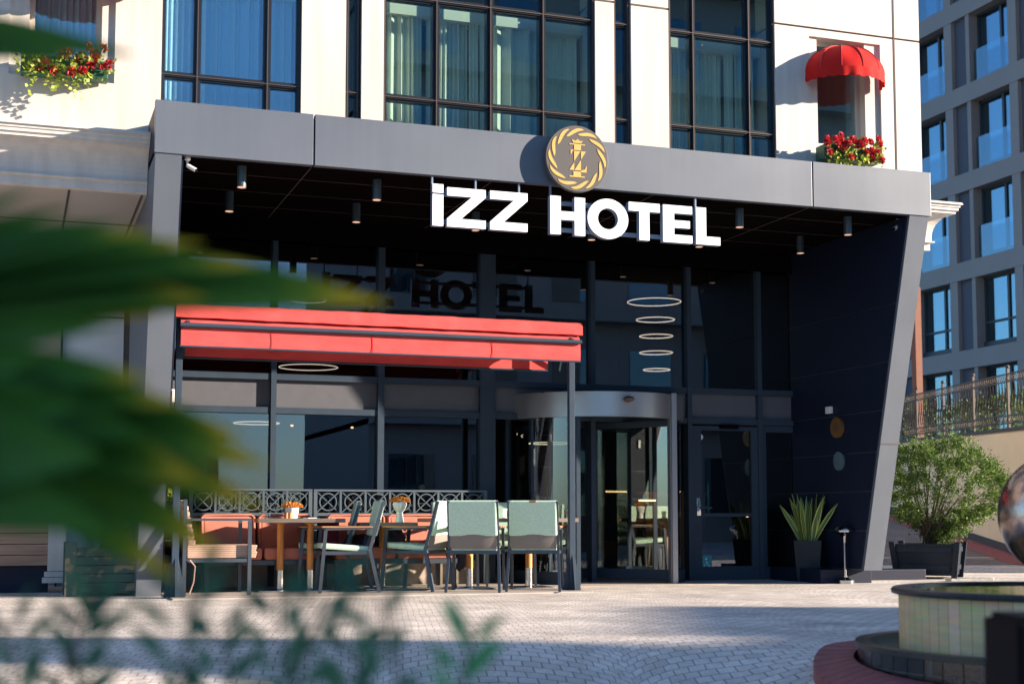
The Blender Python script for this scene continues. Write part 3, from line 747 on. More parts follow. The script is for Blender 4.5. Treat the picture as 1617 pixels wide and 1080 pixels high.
for px_, py_, sgn, lab in ((296, 250, 1, 'small white security camera at the left end of the canopy'), (1419, 347, -1, 'small white security camera at the right end of the canopy')):
    q = pZ(px_, py_, ZC - .01)
    c = thing('security_camera', lab, 'camera', tuple(q), group='security cameras under the canopy')
    m = MB(); m.lathe([(0,.005),(.03,.005),(.03,-.015),(.015,-.03),(0,-.03)], tuple(q), 16); m.tube([q + Vector((0,0,-.03)), q + Vector((0.0,0,-.07)), q + Vector((.03*sgn,0,-.09))], .012); m.build('mount', M['white'], c)
    m = MB(); m.tube([q + Vector((.0,0,-.07)), q + Vector((.075*sgn, -.025, -.115))], .02, 12); m.build('body', M['white'], c)
    m = MB(); m.tube([q + Vector((.075*sgn, -.025, -.115)), q + Vector((.086*sgn, -.029, -.121))], .016, 12); m.build('lens', M['black'], c)

# ------------------------------------------------------------------ wall plaques etc on the right inner wall
def ondisc(px_, py_, r, t, name, m_, lab, cat):
    q = pX(px_, py_, XI - .02); m = MB(); m.lathe([(0,0),(r,0),(r,t),(0,t+.002)], n=32); flat(m, lambda v: (XI - .021 - v.z, q.y + v.x, q.z + v.y)); return one(m, name, m_, lab, cat), q
o1, q = ondisc(1324, 675, .125, .035, 'round_plaque', M['plaque_gold'], 'round brown brass plaque on the dark inner wall of the entrance', 'plaque')
m = MB()
for k, wdt in enumerate((.05, .11, .14, .08)): m.box(XI - .0605, XI - .0585, q.y - wdt/2, q.y + wdt/2, q.z + .045 - k*.028, q.z + .053 - k*.028)
m.build('engraving', M['groove'], o1)
ondisc(1326, 728, .115, .02, 'round_plaque', M['plaque_glass'], 'round glassy blue grey plaque below the brass one', 'plaque')
q = pX(1312, 648, XI - .02); m = MB(); m.box(XI - .07, XI - .021, q.y - .05, q.y + .05, q.z - .04, q.z + .045, bev=.006); one(m, 'junction_box', M['white'], 'small white box on the dark inner wall above the brass plaque', 'junction box')

# ------------------------------------------------------------------ domed awnings and flower boxes on the upper wall
def dome_awning(cx, ywall, ztop, a, b, h, lab, val=.12):
    t = thing('domed_awning', lab, 'awning', (cx, ywall, ztop - h), group='red domed window awnings')
    NP, NS = 6, 5; m = MB(); zr = ztop - h; rows = []
    def P(u, v):                               # u 0..1 round the rim, v 0 rim .. 1 apex
        th = PI * (1 - u); ph = v * PI / 2; k = math.cos(ph)
        pu = u * NP % 1; sag = .012 * math.sin(PI * pu) * math.sin(PI * min(v * 1.2, 1))
        rr = (1 + .0) * k
        return Vector((cx + a * math.cos(th) * rr, ywall - .012 - b * math.sin(th) * rr * 1.0 + sag, zr + h * math.sin(ph) - sag))
    NU, NV = NP * 6, 12; vs = [P(i / NU, j / NV * .995) for j in range(NV + 1) for i in range(NU + 1)]
    fs = [(j*(NU+1)+i, j*(NU+1)+i+1, (j+1)*(NU+1)+i+1, (j+1)*(NU+1)+i) for j in range(NV) for i in range(NU)]
    m.add(vs, fs, True); m.build('canopy', M['red_dome'], t)
    m = MB(); vs = []; fs = []; NU2 = NU * 2
    for i in range(NU2 + 1):
        u = i / NU2; p = P(u, 0); out = Vector((math.cos(PI*(1-u)), -math.sin(PI*(1-u)), 0))
        sc = .018 * abs(math.sin(u * PI * 13)) ; w_ = .006 * math.sin(u * 60)
        vs += [p, p + out*(.004 + w_) + Vector((0,0,-val*.6)), p + out*w_ + Vector((0,0,-val + .02 - sc))]
    for i in range(NU2): fs += [(3*i, 3*i+1, 3*i+4, 3*i+3), (3*i+1, 3*i+2, 3*i+5, 3*i+4)]
    m.add(vs, fs, True); m.build('valance', M['red_dome'], t)
    for k in range(NP + 1):
        m = MB(); m.tube([P(min(k/NP, 1), j/10*.99) + Vector((0,-.002,.004)) for j in range(11)], .005, 5); m.build('rib', M['red_fabric'], t)
    return t
q = pY(1333, 68, YW - .0); zt_d = pY(1334, 76, YW - .02).z
dome_awning(pY(1329, 100, YW).x, YW, zt_d, .50, .44, .36, 'red domed awning over the small window at the right end of the upper wall')
dome_awning(pY(118, 100, YW).x + .0, YW, zt_d + .015, .475, .44, .34, 'red domed awning cut by the top left corner above the small window')
dome_awning(pY(96, 480, 19.4).x, 19.4, 3.75, .55, .45, .38, 'shaded red domed awning under the arcade at the left')

def flower_box(cx, ywall, ztop, lab, rose, seed, wdt=.72, trail=.12):
    r = random.Random(seed)
    t = thing('flower_box', lab, 'flower box', (cx, ywall, ztop - .17), group='flower boxes under the small windows')
    m = MB(); m.box(cx - wdt/2, cx + wdt/2, ywall - .22, ywall - .03, ztop - .17, ztop, bev=.01); m.build('box', M['boxgreen'], t)
    m = MB()
    for k in range(34):
        c = Vector((cx + r.uniform(-.52, .52) * wdt, ywall - r.uniform(.18, .28), ztop + r.uniform(-.16, .05)))
        for j in range(16):
            p = c + Vector((r.gauss(0,.03), r.gauss(0,.03), r.gauss(0,.035)))
            m.leaf(p, (r.gauss(0,1), r.gauss(-.5,.8), r.gauss(-.2,1)), r.uniform(.035,.06), r.uniform(.03,.045))
    for k in range(9):                          # trailing stems
        x = cx + r.uniform(-.45, .3) * wdt; L = r.uniform(.1, .1 + trail)
        for j in range(int(L / .02)):
            m.leaf((x + r.gauss(0,.015), ywall - .24 + r.gauss(0,.012), ztop - .12 - j*.02), (r.gauss(0,1), -.5, r.gauss(-.6,.6)), .05, .04)
    m.build('leaves', M['lime'], t)
    for k in range(27):
        c = Vector((cx + (-.5 + (k + .5) / 27 + r.uniform(-.05,.05)) * wdt * 1.02, ywall - r.uniform(.24, .31), ztop + (r.uniform(.0,.11) if k % 2 else r.uniform(-.16,.02))))
        b = MB(); R0 = r.uniform(.036, .052)
        for ring, (cnt, tilt, rr) in enumerate(((3,.2,.35), (5,.7,.6), (6,1.1,.85), (7,1.5,1.0))):
            for i in range(cnt):
                a = 2*PI*i/cnt + ring; d = Vector((math.cos(a)*math.sin(tilt), -math.cos(tilt)*.8 - .2, math.sin(a)*math.sin(tilt) + .2)).normalized()
                b.leaf(c + d*R0*.15, d, R0*(rr*.6+.6), R0*1.0)
        b.build('blossom', rose, t)
    return t
flower_box(pY(1330, 235, YW).x, YW, pY(1344, 232, YW - .2).z, 'green flower box of bright red roses below the right hand small window', M['rose_r'], 3, .76)
flower_box(pY(102, 90, YW).x, YW, pY(102, 92, YW - .2).z, 'flower box of dark red roses and trailing lime leaves below the top left window', M['rose'], 5, .80, .2)
flower_box(pY(92, 520, 19.4).x, 19.4, 2.95, 'shaded flower box below the red awning under the left arcade', M['rose'], 9)

# ------------------------------------------------------------------ terrace awning
AY = 14.1
axl, axr = pY(276, 490, AY - .15).x, pY(919, 520, AY - .15).x
aw = thing('terrace_awning', 'retracted red fabric awning on two slate grey posts over the terrace tables', 'awning', ((axl + axr)/2, AY, 0))
def wrinkled(x0, x1, prof_, thick, seed, amp=.006):
    r = random.Random(seed); n = 90; vs = []; k = len(prof_); ph = [r.random()*6 for _ in range(6)]
    for i in range(n + 1):
        x = x0 + (x1 - x0)*i/n
        for j, (y, z) in enumerate(prof_):
            e = amp * (math.sin(x*7 + ph[0] + j*1.1) + .7*math.sin(x*17 + ph[1] - j*.9) + .5*math.sin(x*31 + ph[2] + j*2)) * (0 if j in (0,) else 1)
            vs.append((x, y - abs(e)*.5, z + e*.6))
    m = MB(); m.add(vs, [(i*k+j, i*k+j+1, (i+1)*k+j+1, (i+1)*k+j) for i in range(n) for j in range(k - 1)], True); return m
ZA = 2.86
m = wrinkled(axl, axr, [(AY+.22, ZA-.10),(AY+.10, ZA-.02),(AY, ZA),(AY-.14, ZA-.03),(AY-.17, ZA-.06),(AY-.175, ZA-.155),(AY-.15, ZA-.16)], 0, 4, .0035)
m.add([(axl, AY+.22, ZA-.16),(axl, AY+.22, ZA-.10),(axl, AY, ZA),(axl, AY-.16, ZA-.03),(axl, AY-.172, ZA-.155)], [(0,1,2,3,4)])
m.add([(axr, AY+.22, ZA-.16),(axr, AY+.22, ZA-.10),(axr, AY, ZA),(axr, AY-.16, ZA-.03),(axr, AY-.172, ZA-.155)], [(4,3,2,1,0)])
m.build('cover', M['red_fabric'], aw)
m = wrinkled(axl + .06, axr - .03, [(AY-.02, ZA-.10),(AY-.14, ZA-.175),(AY-.175, ZA-.215),(AY-.178, ZA-.26),(AY-.182, ZA-.36),(AY-.178, ZA-.435)], 0, 8, .002)
m.build('valance', M['red_fabric'], aw)
for fx in (.22, .46, .76):
    x = axl + (axr - axl)*fx; m = MB(); m.box(x-.003, x+.003, AY-.187, AY-.1845, ZA-.43, ZA-.25); m.build('seam', M['red_dome'], aw)
m = MB(); m.tube([(axl+.05, AY-.205, ZA-.235), (axr-.03, AY-.205, ZA-.235)], .024, 12); m.build('front_bar', M['frame'], aw)
m = MB(); m.tube([(axl+.05, AY-.18, ZA-.44), (axr-.03, AY-.18, ZA-.44)], .010, 8); m.build('hem_bar', M['frame'], aw)
m = wrinkled(axl + .10, axr - .25, [(AY+.20, ZA-.12),(AY+.22, ZA-.3),(AY+.22, ZA-.50)], 0, 18, .004); m.build('rear_valance', M['red_fabric'], aw)
for fx in (.03, .97):
    x = axl + (axr-axl)*fx; m = MB(); m.bar((x, AY+.05, ZA-.13), (x, AY-.2, ZA-.225), .03, .04); m.bar((x, AY+.04, ZA-.2), (x, AY+.2, ZA-.5), .02, .03); m.build('folding_arm', M['frame'], aw)
m = MB(); m.tube([(axl+.10, AY+.22, ZA-.505), (axr-.25, AY+.22, ZA-.505)], .010, 8); m.build('hem_bar', M['frame'], aw)
for i, px_ in enumerate((280, 902)):
    x = pY(px_, 700, AY).x; m = MB(); m.box(x-.032, x+.032, AY-.032, AY+.032, .0, ZA-.12, bev=.003); po = m.build('post', M['frame'], aw)
    m = MB(); m.box(x-.09, x+.09, AY-.09, AY+.09, .0, .012)
    for sx, sy in ((1,0),(-1,0),(0,-1),(0,1)):
        A = [Vector((x+sx*.034, AY+sy*.034, .012)), Vector((x+sx*.105, AY+sy*.105, .012)), Vector((x+sx*.034, AY+sy*.034, .38))]
        n_ = Vector((sy, sx, 0))*.004; m.add([p - n_ for p in A] + [p + n_ for p in A], [(0,1,2),(5,4,3),(0,3,4,1),(1,4,5,2),(2,5,3,0)])
    m.build('foot', M['frame'], po)
x = pY(268, 620, 14.3).x; z = pY(263, 624, 14.3).z
t = thing('floodlight', 'small white floodlight with a cable beside the left awning post', 'floodlight', (x, 14.3, z))
m = MB(); m.box(x-.055, x+.045, 14.26, 14.30, z-.07, z+.06, bev=.008); m.build('housing', M['white'], t)
m = MB(); m.tube([(x-.02, 14.3, z+.06), (x-.05, 14.33, z+.13), (x-.06, 14.36, z+.2)], .006, 6); m.build('cable', M['white'], t)

# ------------------------------------------------------------------ pendants seen inside
rings = [(1033,477,84,18.2),(1035,505,60,18.2),(1036,531,52,18.2),(1036,557,52,18.2),(1037,584,42,18.2)]
q = pY(1035, 500, 18.2)
t = thing('ring_chandelier', 'stack of five glowing ring lights above the revolving door', 'chandelier', (q.x, 18.2, 2.5))
def ring(px_, py_, wpx, Y, par, r_=.008):
    q = pY(px_, py_, Y); sc = (q - Vector((0,0,CAM_H))).dot(_fw) / F; rad = wpx*sc/2
    m = MB(); m.tube([(q.x + rad*math.cos(a), q.y + rad*math.sin(a), q.z) for a in [2*PI*i/48 for i in range(48)]], r_, 6, True)
    o = m.build('ring', M['ring'], par); return q, rad
for a in rings: q, rad = ring(*a, t)
m = MB(); q0 = pY(1035, 477, 18.2)
for k in range(3): m.tube([(q0.x + .2*math.cos(k*2.1), 18.2 + .2*math.sin(k*2.1), 2.45), (q0.x + .05*math.cos(k*2.1), 18.2, 3.98)], .002, 4)
m.build('cable', M['black'], t)
for px_, py_, w_, Y, lab in ((487,580,92,17.2,'large glowing ring light behind the upper glass under the red awning'),(487,474,56,18.5,'ring light behind the glass above the red awning'),(405,668,72,17.5,'flat ring light behind the lower left window'),(868,700,66,17.9,'ring light seen through the left side of the revolving door')):
    q = pY(px_, py_, Y); t = thing('pendant_light', lab, 'pendant light', tuple(q)); q, rad = ring(px_, py_, w_, Y, t, .006)
    m = MB()
    for k in range(3): m.tube([(q.x + rad*math.cos(k*2.1), q.y + rad*math.sin(k*2.1), q.z), (q.x, q.y, 3.98)], .0018, 4)
    m.build('cable', M['black'], t)
for px_, py_, lab in ((556,675,'small warm bulb glowing in the middle terrace window'),(461,672,'small warm bulb glowing in the left terrace window'),(1180,815,'small warm lamp seen through the side door glass')):
    q = pY(px_, py_, 17.5); m = MB(); m.sphere(q, .02, 8, (1,1,.7)); one(m, 'light_bulb', M['warm'], lab, 'light bulb')
for px_, py_, w_ in ((973, 776, .32), (1022, 790, .26)):
    q = pY(px_, py_, 18.4); m = MB(); m.tube([(q.x-w_/2, 18.4, q.z), (q.x+w_/2, 18.4, q.z)], .012, 6); one(m, 'strip_lamp', M['warm'], 'orange strip lamp inside behind the revolving door, ' + ('left and higher one' if px_ < 1000 else 'right and lower one'), 'lamp')
# lobby furniture glimpsed through the glass
m = MB(); m.box(8.6, 9.5, 18.6, 18.7, 0, 1.1); m.box(8.5, 9.5, 18.5, 18.9, 1.1, 1.15); one(m, 'reception_counter', M['legwood'], 'dim wooden counter inside behind the side door', 'counter')
t = thing('lobby_sofa', 'red sofa inside the lobby behind the revolving door', 'sofa', (7.3, 19.0, 0))
m = MB(); m.box(6.4, 8.1, 18.6, 19.2, .2, .45, bev=.05); m.build('seat', M['sofa'], t); m = MB(); m.box(6.4, 8.1, 19.2, 19.4, .2, .85, bev=.05); m.build('backrest', M['sofa'], t)

# ------------------------------------------------------------------ terrace furniture
ZS = .0125
def rbox(m, x0, x1, y0, y1, z0, z1, rx=0, o=(0,0,0), bev=.02):
    M4 = Matrix.Translation(Vector(o)) @ Matrix.Rotation(rx, 4, 'X'); m.box(x0, x1, y0, y1, z0, z1, M4, bev)
def make_chair(lab, loc, rz):
    t = thing('terrace_armchair', lab, 'armchair', loc, rz, 'teal terrace armchairs'); W = .27
    m = MB(); rbox(m, -.235, .235, -.25, .26, -.03, .03, R(4), (0,0,.455), .022); m.build('seat_cushion', M['teal'], t, world=False)
    m = MB(); rbox(m, -.25, .25, -.028, .028, 0, .37, R(13), (0,-.285,.575), .02); c = m.build('back_cushion', M['teal'], t, world=False)
    m = MB()
    T = Matrix.Translation(Vector((0,-.285,.575))) @ Matrix.Rotation(R(13), 4, 'X')
    m.tube([T @ Vector(p) for p in ((-.245,-.0,.01),(-.248,0,.36),(.248,0,.36),(.245,0,.01))], .012, 6); m.build('piping', M['teal_pipe'], c, world=False)
    m = MB(); n = 8; vs = []
    for i in range(n+1):
        x = -.24 + .48*i/n; k = .03*(1-(2*i/n-1)**2)
        vs += [(x, -.245 - k, .44), (x, -.275 - k*1.2, .52), (x, -.30 - k*.6, .60)]
    m.add(vs, [(3*i+j, 3*i+j+1, 3*i+j+4, 3*i+j+3) for i in range(n) for j in range(2)], True); m.build('backrest', M['mesh'], t, world=False)
    for s in (-1, 1):
        m = MB(); m.bar((s*W, .27, 0), (s*(W-.01), .215, .645), .028, .035, (0,1,0)); m.build('front_leg', M['chair_metal'], t, world=False)
        m = MB(); m.bar((s*(W+.005), -.335, 0), (s*(W-.015), -.235, .43), .028, .038, (0,1,0)); m.bar((s*(W-.015), -.235, .43), (s*(W-.02), -.375, .93), .026, .034, (0,1,0)); m.build('rear_leg', M['chair_metal'], t, world=False)
        m = MB(); m.bar((s*(W-.01), .22, .64), (s*(W-.015), -.285, .655), .035, .02); m.build('arm_support', M['chair_metal'], t, world=False)
        m = MB(); m.box(s*(W-.012) - .026, s*(W-.012) + .026, -.26, .26, .656, .674, bev=.008); m.build('armrest', M['armwood'], t, world=False)
    m = MB(); m.bar((-W,-.245,.405), (W,-.245,.405), .03, .035); m.bar((-W,.24,.40), (W,.24,.40), .03, .035)
    for s in (-1,1): m.bar((s*(W-.02),-.24,.405), (s*(W-.02),.24,.40), .03, .035)
    m.box(-.25,.25,-.23,.23,.405,.42); m.build('seat_frame', M['chair_metal'], t, world=False)
    return t
def at(px_, Y, py_=870): q = pY(px_, py_, Y); return (q.x, Y, ZS)
ch = [(752, 14.22, -24, 'teal armchair seen from behind, left of the pair at the table by the awning post'),
      (845, 14.16, -24, 'teal armchair seen from behind with an orange tag on top, beside the awning post'),
      (657, 14.62, 48, 'teal armchair turned away with a bright sun patch across its back'),
      (716, 15.20, 163, 'teal armchair facing the camera behind the left end of the table near the post'),
      (806, 15.28, 163, 'teal armchair facing the camera between the two armchairs seen from behind'),
      (543, 14.55, 84, 'teal armchair in side view beside the table with the left flower vase, nearer of two'),
      (510, 15.06, 80, 'teal armchair in side view, farther of two by the table with the left flower vase')]
c0 = None
for px_, Y, a, lab in ch:
    if c0 is None: c0 = make_chair(lab, at(px_, Y), R(a))
    else:
        c = copy_tree(c0); c.location = at(px_, Y); c.rotation_euler = (0,0,R(a)); c['label'] = lab
# orange tag
q = Vector(at(845, 14.16)); Rm = Matrix.Rotation(R(-24), 4, 'Z'); m = MB(); m.box(-.035,.035,-.408,-.392,.915,.935, Matrix.Translation(q) @ Rm)
one(m, 'fabric_tag', M['sofa'], 'small orange tag on top of the armchair by the awning post', 'tag')
def make_table(lab, loc, rz, L, D, legs, zt=.755):
    t = thing('terrace_table', lab, 'table', loc, rz, 'wood topped terrace tables')
    m = MB(); m.box(-L/2, L/2, -D/2, D/2, zt - .042, zt, bev=.004)
    m.mi = [1 if (abs((m.v[f[0]].x + m.v[f[2]].x)/2) > L/2 - .003) else 0 for f in m.f]
    m.build('tabletop', [M['tabletop'], M['tableedge']], t, world=False)
    for x in legs:
        m = MB(); m.lathe([(.036,.215),(.036,zt-.06),(.09,zt-.045),(.09,zt-.043),(0,zt-.043)], (x,0,0), 20); lg = m.build('leg', M['legwood'], t, world=False)
        m = MB(); m.lathe([(.038,.02),(.038,.215),(.0,.215)], (x,0,0), 20); m.build('steel_sleeve', M['steel'], lg, world=False)
        m = MB(); m.box(x-.23, x+.23, -.23, .23, .0, .014, bev=.004); m.lathe([(.07,.014),(.045,.025),(.0,.025)], (x,0,0), 20); m.build('base', M['steel'], t, world=False)
    return t
def tabat(pa, pb, Y): a = pY(pa, 820, Y).x; b = pY(pb, 820, Y).x; return (a+b)/2, b-a
x3, L3 = tabat(671, 897, 14.72); make_table('long weathered wood table between teal armchairs beside the awning post', (x3, 14.72, ZS), 0, L3, .62, (-.32, .36))
x1, L1 = tabat(405, 538, 14.85); make_table('weathered wood table with flower pot and shakers in front of the left sofa', (x1, 14.85, ZS), R(-6), L1, .75, (-.19, .12), .752)
x2, L2 = tabat(572, 642, 14.95); make_table('low square wood table with the white head shaped vase', (pY(604,820,14.98).x, 14.98, ZS), 0, .62, .62, (0,), .71)

# sofas
def make_sofa(lab, x0, x1, yb, n):
    t = thing('terrace_sofa', lab, 'sofa', ((x0+x1)/2, yb-.35, ZS), group='terracotta terrace sofas'); yf = yb - .68
    m = MB(); m.box(x0, x1, yf, yb, .28, .33)
    m.build('frame', M['chair_metal'], t)
    for x in (x0 + .03, x1 - .03):
        for y in (yf + .03, yb - .03): m = MB(); m.box(x-.022, x+.022, y-.022, y+.022, ZS, .279); m.build('leg', M['chair_metal'], t)
    w_ = (x1-x0)/n
    for k in range(n):
        a = x0 + k*w_
        m = MB(); m.box(a+.01, a+w_-.01, yf-.01, yb-.14, .33, .46, bev=.035); m.build('seat_cushion', M['sofa'], t)
        m = MB(); rbox(m, -w_/2+.012, w_/2-.012, -.07, .07, 0, .37, R(-10), (a+w_/2, yb-.2, .44), .05); c = m.build('back_cushion', M['sofa'], t)
        m = MB(); T = Matrix.Translation(Vector((a+w_/2, yb-.2, .44))) @ Matrix.Rotation(R(-10), 4, 'X'); h_ = w_/2-.03
        m.tube([T @ Vector(p) for p in ((-h_,-.07,.02),(-h_,-.07,.33),(-h_+.03,-.07,.355),(h_-.03,-.07,.355),(h_,-.07,.33),(h_,-.07,.02))], .012, 6)
        for u in (-.12, .12): m.sphere(T @ Vector((u,-.072,.19)), .014, 6)
        m.build('piping', M['sofa'], c)
    return t
sa = make_sofa('terracotta sofa at the left below the lattice rail, behind the armchair with tan cushions', at(312, 15.5)[0], at(491, 15.5)[0], 15.62, 2)
sb = make_sofa('terracotta sofa in the middle below the lattice rail, with a dark coat on it', at(512, 15.5)[0], at(700, 15.5)[0], 15.64, 2)
# lounge chair with tan cushions
q = at(343, 14.5); t = thing('lounge_chair', 'dark metal lounge chair with striped tan cushions at the left end of the terrace', 'armchair', q)
xa, xb, y0, y1 = pY(291, 900, 14.2).x, pY(394, 900, 14.2).x, 14.22, 14.85
for x in (xa, xb):
    for y in (y0, y1): m = MB(); m.box(x-.018, x+.018, y-.018, y+.018, ZS, .74 if x == xb else .95); m.build('leg', M['chair_metal'], t)
for y in (y0, y1):
    m = MB(); m.box(xa, xb + .018, y-.016, y+.016, .741, .765); m.build('armrest', M['chair_metal'], t)
m = MB(); m.box(xa+.02, xb-.02, y0-.014, y0+.014, .335, .37); m.box(xa+.02, xb-.02, y1-.014, y1+.014, .335, .37); m.box(xa-.012, xa+.012, y0+.02, y1-.02, .335, .37); m.box(xb-.012, xb+.012, y0+.02, y1-.02, .335, .37); m.box(xa+.02, xb-.02, y0+.02, y1-.02, .34, .352); m.build('seat_frame', M['chair_metal'], t)
def ribbed(m, x0, x1, yy0, yy1, z0, z1, n=7):
    h = (z1-z0)/n
    for k in range(n): m.tube([(x0 + .01*(k % 2), yy0, z0+h*(k+.5)), (x0, yy0+.02, z0+h*(k+.5))], .001, 4) if False else None
    for k in range(n): m.box(x0, x1 + .006*(k % 3), yy0, yy1, z0+h*k, z0+h*(k+1.08), bev=h*.45)
m = MB(); ribbed(m, xa+.03, xb+.07, y0+.03, y1-.03, .375, .50, 6); m.build('seat_cushion', M['tan'], t)
m = MB()
for k in range(8): m.box(xa+.03+.0*k, xa+.11, y0+.03, y1-.03, .50+k*.055, .50+(k+1.08)*.055, Matrix.Translation(Vector((-.012*k,0,0))), .02)
m.build('back_cushion', M['tan'], t)
m = MB(); m.tube([(xa+.05, y0-.03, .36), (xa+.10, y0-.035, .30), (xa+.09, y0-.03, .15), (xa+.05, y0-.03, .03)], .007, 6); m.build('cushion_tie', M['tan'], t)
# marble ledge is the portal sill; lattice rail in front of it
def lattice(lab, x0, x1, y, n):
    t = thing('lattice_rail', lab, 'railing', ((x0+x1)/2, y, ZS), group='lattice rails behind the sofas')
    z0, z1 = .815, 1.09; w_ = (x1-x0)/n
    m = MB(); m.box(x0-.02, x1+.02, y-.02, y+.02, z1-.022, z1); m.box(x0-.02, x1+.02, y-.018, y+.018, z0-.02, z0+.012); m.build('rail', M['lattice'], t)
    for k in range(n+1):
        x = x0+k*w_; e = k in (0, n); m = MB(); m.box(x-(.02 if e else .012), x+(.02 if e else .012), y-.016, y+.016, ZS if e else z0+.013, z1-.023); m.build('post', M['lattice'], t)
    for k in range(n):
        cx, cz = x0+(k+.5)*w_, (z0+z1)/2-.004; rr = .095; m = MB()
        m.tube([(cx+rr*math.cos(2*PI*i/32), y, cz+rr*math.sin(2*PI*i/32)) for i in range(32)], .009, 6, True)
        hx, hz = w_/2-.014, (z1-z0)/2-.02
        m.bar((cx-hx, y-.006, cz-hz), (cx+hx, y-.006, cz+hz), .012, .012); m.bar((cx-hx, y+.006, cz+hz), (cx+hx, y+.006, cz-hz), .012, .012)
        m.build('circle_panel', M['lattice'], t)
lattice('slate lattice rail of circles and crosses behind the left sofa', at(300, 15.78)[0], at(489, 15.78)[0], 15.78, 5)
lattice('slate lattice rail of circles and crosses behind the middle sofa, below the window', at(497, 15.80)[0], at(766, 15.80)[0], 15.80, 7)
# things on tables
def vase(px_, Y, zt, h, lab, head=True, seed=1):
    r = random.Random(seed); q = pY(px_, 810, Y); x = q.x
    t = thing('flower_vase', lab, 'vase', (x, Y, zt)); m = MB()
    if head: m.lathe([(0,0),(.048,0),(.045,.02),(.036,h*.35),(.034,h*.5),(.06,h*.66),(.078,h*.9),(.070,h),(.06,h*.98),(0,h*.9)], (x,Y,zt), 28); m.sphere((x, Y-.07, zt+h*.78), .012, 6); m.sphere((x-.03, Y-.062, zt+h*.86), .008, 6); m.sphere((x+.03, Y-.062, zt+h*.86), .008, 6)
    else: m.lathe([(0,0),(.055,0),(.065,h*.5),(.072,h),(.064,h),(0,h*.9)], (x,Y,zt), 28)
    m.build('vase_body', M['vase'], t); m = MB()
    for k in range(420):
        a = r.random()*2*PI; rr = math.sqrt(r.random())*.105; z = zt+h+.0+.055*(1-(rr/.115)**2)*r.random()+.005
        m.leaf((x+rr*math.cos(a), Y+rr*math.sin(a)*.8, z), (math.cos(a)*.6, math.sin(a)*.6, r.uniform(-.2,1)), .022, .013)
    m.build('flowers', M['orange_flower'], t); return t
vase(631, 14.9, ZS+.711, .215, 'white head shaped vase of orange flowers on the low table', True, 2)
vase(461, 14.8, ZS+.753, .11, 'white pot of orange flowers on the left table', False, 3)
for px_, lab, cc in ((452,'tan pepper mill on the left table','armwood'),(458,'wooden salt shaker beside the left flower pot','legwood'),(424,'small clear glass at the left end of the left table','thinglass')):
    x = pY(px_, 815, 14.62).x; m = MB(); h = .06 if px_ != 424 else .05; m.lathe([(0,0),(.022,0),(.02,h*.6),(.024,h),(0,h)], (x,14.62,ZS+.753), 14); one(m, 'shaker' if px_ != 424 else 'drinking_glass', M[cc], lab, 'shaker' if px_ != 424 else 'glass')
x = pY(803, 812, 14.72).x; t = thing('napkin_holder', 'white and blue napkin holder on the long table between two armchairs', 'napkin holder', (x, 14.72, ZS+.756))
m = MB(); m.box(x-.05, x+.05, 14.70, 14.705, ZS+.756, ZS+.86); m.box(x-.05, x+.05, 14.76, 14.765, ZS+.756, ZS+.86); m.box(x-.05, x+.05, 14.705, 14.76, ZS+.756, ZS+.762); m.build('holder', M['white'], t)
m = MB(); m.box(x-.015, x+.02, 14.694, 14.699, ZS+.765, ZS+.84); m.build('blue_packet', M['sign_side'], t)
for px_, Y, z_, rz_, lab in ((492, 14.72, ZS+.753, .3, 'folded white menu card lying on the left table'), (742, 14.6, ZS+.756, -.2, 'white menu card on the long table behind the left armchair back')):
    x = pY(px_, 815, Y).x; T = Matrix.Translation(Vector((x, Y, z_))) @ Matrix.Rotation(rz_, 4, 'Z'); m = MB(); m.box(-.07,.07,-.05,.05,.001,.006,T); one(m, 'menu_card', M['white'], lab, 'menu')
for px_, lab in ((868, 'clear drinking glass at the right end of the long table'), (690, 'clear drinking glass at the left end of the long table')):
    x = pY(px_, 815, 14.7).x; m = MB(); m.lathe([(0,0),(.028,0),(.033,.10),(.030,.10),(.026,.008),(0,.008)], (x,14.66,ZS+.756), 18); one(m, 'drinking_glass', M['drumglass'], lab, 'glass')
# coat and cushion on the sofa
def blob(c, rx, ry, rz_, seed, amp=.2, n=14):
    r = random.Random(seed); m = MB(); m.sphere((0,0,0), 1, n); ph = [r.random()*6 for _ in range(8)]
    for i, v in enumerate(m.v):
        k = 1 + amp*(math.sin(v.x*4+ph[0])*math.sin(v.y*5+ph[1]) + .6*math.sin(v.z*9+ph[2]+v.x*6) + .4*math.sin(v.x*14+ph[3]+v.z*5))
        m.v[i] = Vector((c[0]+v.x*rx*k, c[1]+v.y*ry*k, c[2]+v.z*rz_*k))
    return m
q = at(617, 15.12); m = blob((q[0], 15.14, .56), .17, .13, .12, 3, .16); one(m, 'crumpled_coat', M['navy_cloth'], 'crumpled dark padded coat lying on the middle sofa', 'coat')
q = at(575, 15.14); m = blob((q[0], 15.2, .52), .20, .10, .07, 6, .2); one(m, 'dark_bag', M['navy_cloth'], 'flat dark bag on the middle sofa beside the coat', 'bag')
q = at(519, 15.2); m = MB(); m.box(q[0]-.09, q[0]+.12, 15.2, 15.32, .46, .76, bev=.04); one(m, 'throw_cushion', M['maroon'], 'maroon throw cushion at the left end of the middle sofa', 'cushion')
q = at(722, 15.2); m = blob((q[0], 15.05, .33), .11, .05, .13, 11, .12); one(m, 'hanging_coat', M['navy_cloth'], 'black coat hanging below the seat of the armchair behind the table', 'coat')

